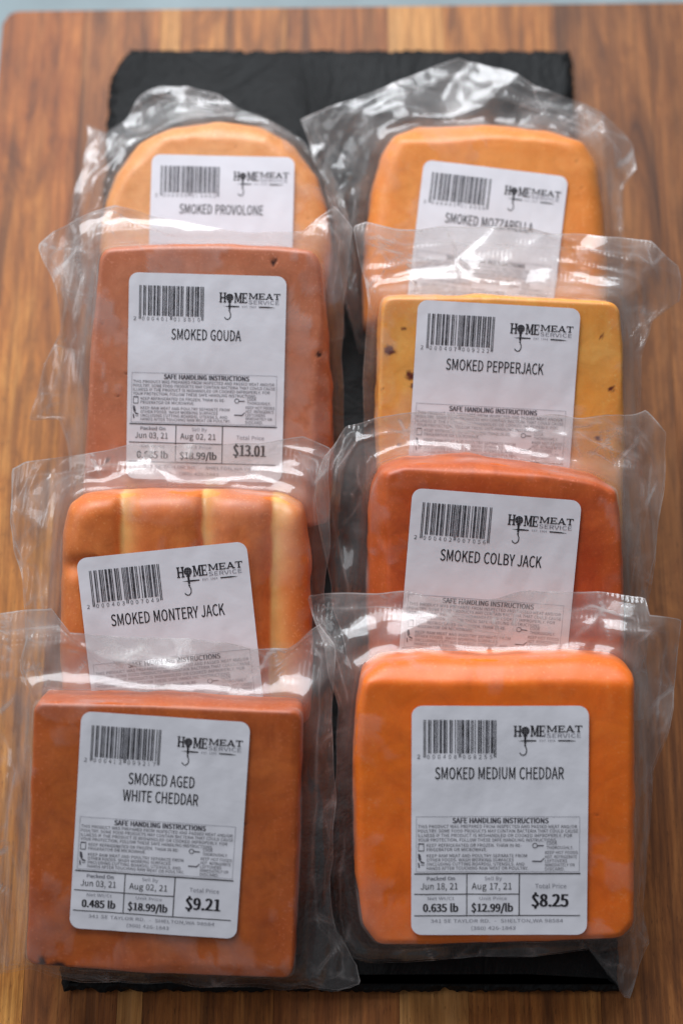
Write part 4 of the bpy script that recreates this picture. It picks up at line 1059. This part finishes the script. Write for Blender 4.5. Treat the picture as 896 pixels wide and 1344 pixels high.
def logo(p, g):
    slab_letter(p, 'H', 34.4, 6.7, 2.9, 3.8, 0.58, 0.36)
    slab_letter(p, 'M', 40.2, 6.7, 2.9, 3.8, 0.58, 0.36)
    slab_letter(p, 'E', 43.0, 6.7, 2.3, 3.8, 0.58, 0.36)
    x = 45.6
    for ch, w in (('M', 3.7), ('E', 2.7), ('A', 3.3), ('T', 2.7)):
        slab_letter(p, ch, x, 6.7, w, 2.3, 0.52, 0.30)
        x += w * 0.985
    # round grill emblem with a cross grid in place of the O, a handle and a hook below
    c = (38.45, 8.5)
    n = 24
    o, i = ring_pts(*c, 1.42, n), ring_pts(*c, 1.05, n)
    for k in range(n):
        p.poly([o[k], o[(k + 1) % n], i[(k + 1) % n], i[k]])
    for q in (-0.62, 0.0, 0.62):
        l = math.sqrt(1.1 - q * q)
        p.rect(c[0] + q - 0.17, c[1] - l, c[0] + q + 0.17, c[1] + l)
        p.rect(c[0] - l, c[1] + q - 0.17, c[0] + l, c[1] + q + 0.17)
    p.rect(c[0] - 0.35, c[1] + 1.35, c[0] + 0.35, 12.9)
    p.rect(c[0] - 0.75, 10.0, c[0] + 0.75, 10.35)
    p.rect(c[0] - 0.12, 12.9, c[0] + 0.12, 13.5)
    hx, hy = c[0], 13.8
    pts = [(0.0, 0), (0.42, 0.7), (0.5, 1.5), (0.35, 2.3), (-0.15, 2.95), (-0.85, 3.1), (-1.5, 2.75), (-1.85, 2.2)]
    for a, b in zip(pts, pts[1:]):
        dx, dy = b[0] - a[0], b[1] - a[1]
        l = math.hypot(dx, dy); nx, ny = -dy / l * 0.17, dx / l * 0.17
        p.poly([(hx + a[0] - nx, hy + a[1] - ny), (hx + b[0] - nx, hy + b[1] - ny), (hx + b[0] + nx, hy + b[1] + ny), (hx + a[0] + nx, hy + a[1] + ny)])
    p.rect(hx - 0.32, 13.3, hx + 0.32, 13.75)
    # rule with a break under the lettering
    p.poly([(36.0, 11.95), (39.5, 11.65), (42.2, 11.75), (42.2, 12.1), (39.5, 12.2)])
    p.poly([(49.6, 11.7), (53.4, 11.7), (55.9, 12.0), (53.4, 12.15), (49.6, 12.1)])
    g.text('EST. 1964', 43.3, 48.6, 11.55, 12.25)
    g.text('SERVICE', 45.7, 57.3, 9.45, 10.85, 0.0)


def handling(p, q):
    for (a, b, c, d_) in ((1.6, 38.0, 57.2, 38.12), (1.6, 57.0, 57.2, 57.12), (1.6, 38.12, 1.72, 57.0), (57.08, 38.12, 57.2, 57.0)):
        q.rect(a, b, c, d_)
    p.text('SAFE HANDLING INSTRUCTIONS', 14, 46.5, 38.5, 40.3, 0.10)
    rows = [('THIS PRODUCT WAS PREPARED FROM INSPECTED AND PASSED MEAT AND/OR', 2.2, 56.3, 40.9), ('POULTRY. SOME FOOD PRODUCTS MAY CONTAIN BACTERIA THAT COULD CAUSE', 2.2, 56.6, 42.45),
            ('ILLNESS IF THE PRODUCT IS MISHANDLED OR COOKED IMPROPERLY. FOR', 2.2, 54.6, 44.0), ('YOUR PROTECTION, FOLLOW THESE SAFE HANDLING INSTRUCTIONS.', 2.2, 49.5, 45.55),
            ('KEEP REFRIGERATED OR FROZEN. THAW IN RE-', 5.2, 37.5, 47.4), ('FRIGERATOR OR MICROWAVE.', 5.2, 25.8, 48.9),
            ('KEEP RAW MEAT AND POULTRY SEPARATE FROM', 5.2, 39.3, 51.0), ('OTHER FOODS. WASH WORKING SURFACES', 5.2, 34.8, 52.45),
            ('(INCLUDING CUTTING BOARDS), UTENSILS, AND', 5.2, 38.5, 53.9), ('HANDS AFTER TOUCHING RAW MEAT OR POULTRY.', 5.2, 39.8, 55.35),
            ('COOK', 46.0, 49.5, 46.7), ('THOROUGHLY.', 46.0, 55.0, 48.2), ('KEEP HOT FOODS', 45.5, 56.6, 49.9), ('HOT. REFRIGERATE', 45.5, 56.3, 51.4),
            ('LEFTOVERS', 45.5, 53.0, 52.8), ('IMMEDIATELY OR', 45.5, 55.6, 54.2), ('DISCARD.', 45.5, 52.2, 55.6)]
    for t, x0, x1, y in rows:
        p.text(t, x0, x1, y, y + 1.08, 0.0)
    # small pictograms: jar, hands, pan, dish
    p.rect(2.3, 47.2, 4.3, 47.6); p.rect(2.3, 47.6, 2.5, 49.8); p.rect(4.1, 47.6, 4.3, 49.8); p.rect(2.3, 49.7, 4.3, 49.95)
    p.poly([(2.2, 50.7), (3.0, 51.0), (3.4, 52.8), (2.7, 53.4), (2.3, 52.2)])
    p.poly([(3.0, 53.2), (4.4, 53.8), (4.5, 54.2), (3.2, 54.0)])
    p.poly([(2.2, 54.0), (2.6, 53.9), (2.9, 55.6), (2.4, 55.6)]); p.rect(3.2, 54.6, 4.4, 54.8)
    for a in range(10):
        t0, t1 = a / 10 * 6.28, (a + 1) / 10 * 6.28
        p.poly([(42.0 + 0.95 * math.cos(t0), 48.0 + 0.95 * math.sin(t0)), (42.0 + 0.95 * math.cos(t1), 48.0 + 0.95 * math.sin(t1)),
                (42.0 + 0.7 * math.cos(t1), 48.0 + 0.7 * math.sin(t1)), (42.0 + 0.7 * math.cos(t0), 48.0 + 0.7 * math.sin(t0))])
    p.rect(42.8, 47.85, 45.0, 48.2)
    p.poly([(41.0, 53.2), (44.0, 53.3), (45.2, 52.2), (45.2, 52.5), (44.2, 53.7), (41.2, 53.6)])


def price_table(p, q, d):
    p.rect(1.0, 57.55, 57.6, 57.95)
    p.rect(1.0, 64.7, 36.6, 65.0)
    p.rect(1.0, 72.15, 57.6, 72.45)
    p.rect(18.75, 57.95, 19.05, 72.15)
    p.rect(36.6, 57.95, 36.95, 72.15)
    q.text('Packed On', 5.3, 14.8, 58.75, 60.0, 0.08)
    q.text('Sell By', 25.0, 30.8, 58.75, 60.0, -0.005)
    p.text(d['packed'], 3.2, 15.8, 61.0, 63.2, 0.0)
    p.text(d['sell'], 20.6, 34.2, 61.0, 63.2, 0.0)
    q.text('Net Wt/Ct', 5.6, 14.6, 65.75, 66.85, -0.008)
    q.text('Unit Price', 23.2, 32.6, 65.75, 66.85, -0.008)
    p.text(d['weight'], 4.1, 15.9, 68.2, 70.9, 0.16)
    p.text(d['unit'], 20.6, 34.6, 68.2, 70.9, 0.16)
    q.text('Total Price', 42.2, 52.8, 61.3, 62.8, -0.005)
    p.text(d['price'], 41.2, 53.4, 64.9, 69.2, 0.26)
    q.text('341 SE TAYLOR RD.  -  SHELTON,WA 98584', 6.6, 51.8, 73.5, 74.7, 0.0)
    q.text('(360) 426-1843', 20.5, 35.6, 76.0, 77.2, 0.0)


def build_label(key, d, parent):
    lu, lv, rot, sc = d['label']
    rot = math.radians(rot)
    ca, sa = math.cos(rot), math.sin(rot)
    seed = sum(map(ord, key))

    def place(V, lift=0.0, z_only=False):
        x = (V[:, 0] - 30.0) * sc
        y = (39.5 - V[:, 1]) * sc
        u = lu + x * ca - y * sa
        v = lv + x * sa + y * ca
        z = face_z(key, d, u, v) + 0.22 + lift
        # shallow creases pressed into the paper
        z = z + 0.16 * facet(u / 7 + 1.7, v / 19, seed + 77) + 0.05 * facet(u / 3.1, v / 5, seed + 78)
        return np.column_stack([u, v, z])

    W, H, r = 60.0, 79.0, 3.6
    nx, ny = 61, 80
    xs = np.linspace(0, W, nx); ys = np.linspace(0, H, ny)
    G = np.array([(x, y) for y in ys for x in xs])
    # pull the corner cells in so the corners are round
    for cx, sx in ((r, -1), (W - r, 1)):
        for cy, sy in ((r, -1), (H - r, 1)):
            dx, dy = (G[:, 0] - cx) * sx, (G[:, 1] - cy) * sy
            m = (dx > 0) & (dy > 0)
            l = np.hypot(dx, dy) + 1e-9
            mx = np.maximum(dx, dy)
            f = np.where(m, mx / l, 1)
            G[:, 0] = np.where(m, cx + (G[:, 0] - cx) * f, G[:, 0])
            G[:, 1] = np.where(m, cy + (G[:, 1] - cy) * f, G[:, 1])
    F = [(j * nx + i, (j + 1) * nx + i, (j + 1) * nx + i + 1, j * nx + i + 1) for j in range(ny - 1) for i in range(nx - 1)]
    me = mesh_from('label', place(G), F)
    lab = link('label', me, PAPER, parent)
    so = lab.modifiers.new('paper', 'SOLIDIFY')
    so.thickness = 0.00012
    so.offset = -1
    so.use_rim = False
    pr = lambda V: place(V, 0.10)

    p = Print()
    code = d['code']
    bits = ean(code)
    x0, x1 = 4.0, 28.6
    mw = (x1 - x0) / len(bits)
    k = 0
    while k < len(bits):
        if bits[k] == '1':
            j = k
            while j < len(bits) and bits[j] == '1': j += 1
            tall = 1.4 if (k < 3 or k > 91 or 45 <= k < 50) else 0
            p.rect(x0 + k * mw - 0.02, 4.8, x0 + j * mw + 0.02, 16.2 + tall)
            k = j
        else:
            k += 1
    p.text(code[0], 1.9, 2.9, 16.7, 18.1)
    for i, ch in enumerate(code[1:7]):
        xx = 5.2 + i * 1.82; p.text(ch, xx, xx + (0.9 if ch != '1' else 0.5), 16.7, 18.1)
    for i, ch in enumerate(code[7:]):
        xx = 17.3 + i * 1.82; p.text(ch, xx, xx + (0.9 if ch != '1' else 0.5), 16.7, 18.1)
    p.build('barcode', INK_BAR, lab, pr)

    p, g_ = Print(), Print()
    logo(p, g_)
    p.build('logo', INK, lab, pr)
    g_.build('logo_small_print', INK_GREY, lab, pr)

    p = Print()
    lines = d['title']
    tops = [21.0] if len(lines) == 1 else [21.0, 27.2]
    for (t, w), y in zip(lines, tops):
        p.text(t, 29.8 - w / 2, 29.8 + w / 2, y, y + 4.1, 0.05)
    p.build('product_name', INK, lab, pr)

    p, q = Print(), Print()
    handling(p, q)
    p.build('handling_text', INK_MID, lab, pr)
    q.build('text_frame', INK_GREY, lab, pr)
    p, q = Print(), Print()
    price_table(p, q, d)
    p.build('price_table', INK, lab, pr)
    q.build('price_captions', INK_GREY, lab, pr)
    return lab


# ------------------------------------------------------------------ the eight packages
INFO = dict(
    provolone=dict(title=[('SMOKED PROVOLONE', 35.0)], code='2000400010002', packed='Jun 03, 21', sell='Aug 02, 21', weight='0.520 lb', unit='$18.99/lb', price='$9.87',
                   text='round-topped light orange cheese in clear film labelled SMOKED PROVOLONE, far end of the slate', milk_glint=1.0, sag=0.35, crumple=1.25, air=1.3),
    mozzarella=dict(title=[('SMOKED MOZZARELLA', 36.5)], code='2000405010006', packed='Jun 03, 21', sell='Aug 02, 21', weight='0.540 lb', unit='$18.99/lb', price='$10.25',
                    text='sealed pack of light orange cheese with rounded shoulders labelled SMOKED MOZZARELLA, behind the pepperjack', milk_glint=1.1, sag=0.30, crumple=1.4),
    gouda=dict(title=[('SMOKED GOUDA', 26.5)], code='2000401013010', packed='Jun 03, 21', sell='Aug 02, 21', weight='0.685 lb', unit='$18.99/lb', price='$13.01',
               text='sealed pack of brick red-brown tapered cheese labelled SMOKED GOUDA, below the provolone', milk_glint=1.15, sag=0.2, crumple=1.0, air=1.0),
    pepperjack=dict(title=[('SMOKED PEPPERJACK', 36.0)], code='2000407009222', packed='Jun 03, 21', sell='Aug 02, 21', weight='0.486 lb', unit='$18.99/lb', price='$9.22',
                    text='sealed pack of yellow cheese flecked with pepper labelled SMOKED PEPPERJACK, in the right column', milk_glint=1.15, sag=0.2, crumple=1.0),
    monterey=dict(title=[('SMOKED MONTERY JACK', 40.0)], code='2000403007049', packed='Jun 03, 21', sell='Aug 02, 21', weight='0.371 lb', unit='$18.99/lb', price='$7.04',
                  text='sealed pack of grooved orange cheese with cream lines and a tilted SMOKED MONTERY JACK label', milk_glint=1.1, sag=0.15, crumple=1.0),
    colby=dict(title=[('SMOKED COLBY JACK', 36.0)], code='2000402007056', packed='Jun 03, 21', sell='Aug 02, 21', weight='0.371 lb', unit='$18.99/lb', price='$7.05',
               text='sealed pack of dark rusty orange cheese labelled SMOKED COLBY JACK, behind the medium cheddar', milk_glint=1.1, sag=0.15, crumple=1.0),
    white_cheddar=dict(title=[('SMOKED AGED', 23.5), ('WHITE CHEDDAR', 26.8)], code='2000412009217', packed='Jun 03, 21', sell='Aug 02, 21', weight='0.485 lb', unit='$18.99/lb', price='$9.21',
                       text='sealed pack of square rust brown cheese labelled SMOKED AGED WHITE CHEDDAR, nearest on the left', milk_glint=1.1, sag=0.12, crumple=0.9),
    medium_cheddar=dict(title=[('SMOKED MEDIUM CHEDDAR', 43.6)], code='2000408008255', packed='Jun 18, 21', sell='Aug 17, 21', weight='0.635 lb', unit='$12.99/lb', price='$8.25',
                        text='sealed pack of vivid orange cheese labelled SMOKED MEDIUM CHEDDAR, nearest on the right', milk_glint=1.0, sag=0.12, crumple=0.9),
)
EXTRA = dict(
    monterey=dict(grooves=[(-22.8, 1.9, 5.0), (6.2, 1.9, 5.0), (31.0, 2.8, 5.6)], groove_v=17.0),
    pepperjack=dict(spots=[(-41.5, 26.0, 2.6), (-33.0, 17.0, 2.6), (-32.0, 13.0, 1.6), (36.0, 31.0, 0.9), (35.5, -6.0, 1.0), (40, 12, 0.8), (-38, -8, 1.2), (-36, 34, 0.7), (-43.5, 12, 0.8)]),
    white_cheddar=dict(spots=[(-37.0, -44.5, 3.4), (-42, -42.0, 2.0)]),
    gouda=dict(spots=[(24.5, 46.0, 1.4), (-37, -27.0, 0.9), (41, 12, 0.8)]),
)
for key in ('provolone', 'mozzarella', 'gouda', 'pepperjack', 'monterey', 'colby', 'white_cheddar', 'medium_cheddar'):
    d = dict(DATA[key]); d.update(INFO[key]); d.update(EXTRA.get(key, {}))
    root = empty('cheese_package', [q * MM for q in d['loc']])
    root.rotation_euler = (math.radians(d['tilt']), 0, 0)
    tag(root, d['text'], 'cheese', 'vacuum packed cheeses laid in two columns on the slate')
    ch = np.array(d['cheese'])
    c = (ch.min(0) + ch.max(0)) / 2
    rc = radial(d['cheese'], c, 8 if EDGE[key][0] > 4 else 3)
    rb = radial(d['bag'], c, 0)
    rb = np.maximum(rb, rc + 5)
    build_cheese(key, d, root, rc, c, CHEESE[key])
    build_film(key, d, root, rc, c, rb)
    build_label(key, d, root)
    supports.append((d, c, rc))
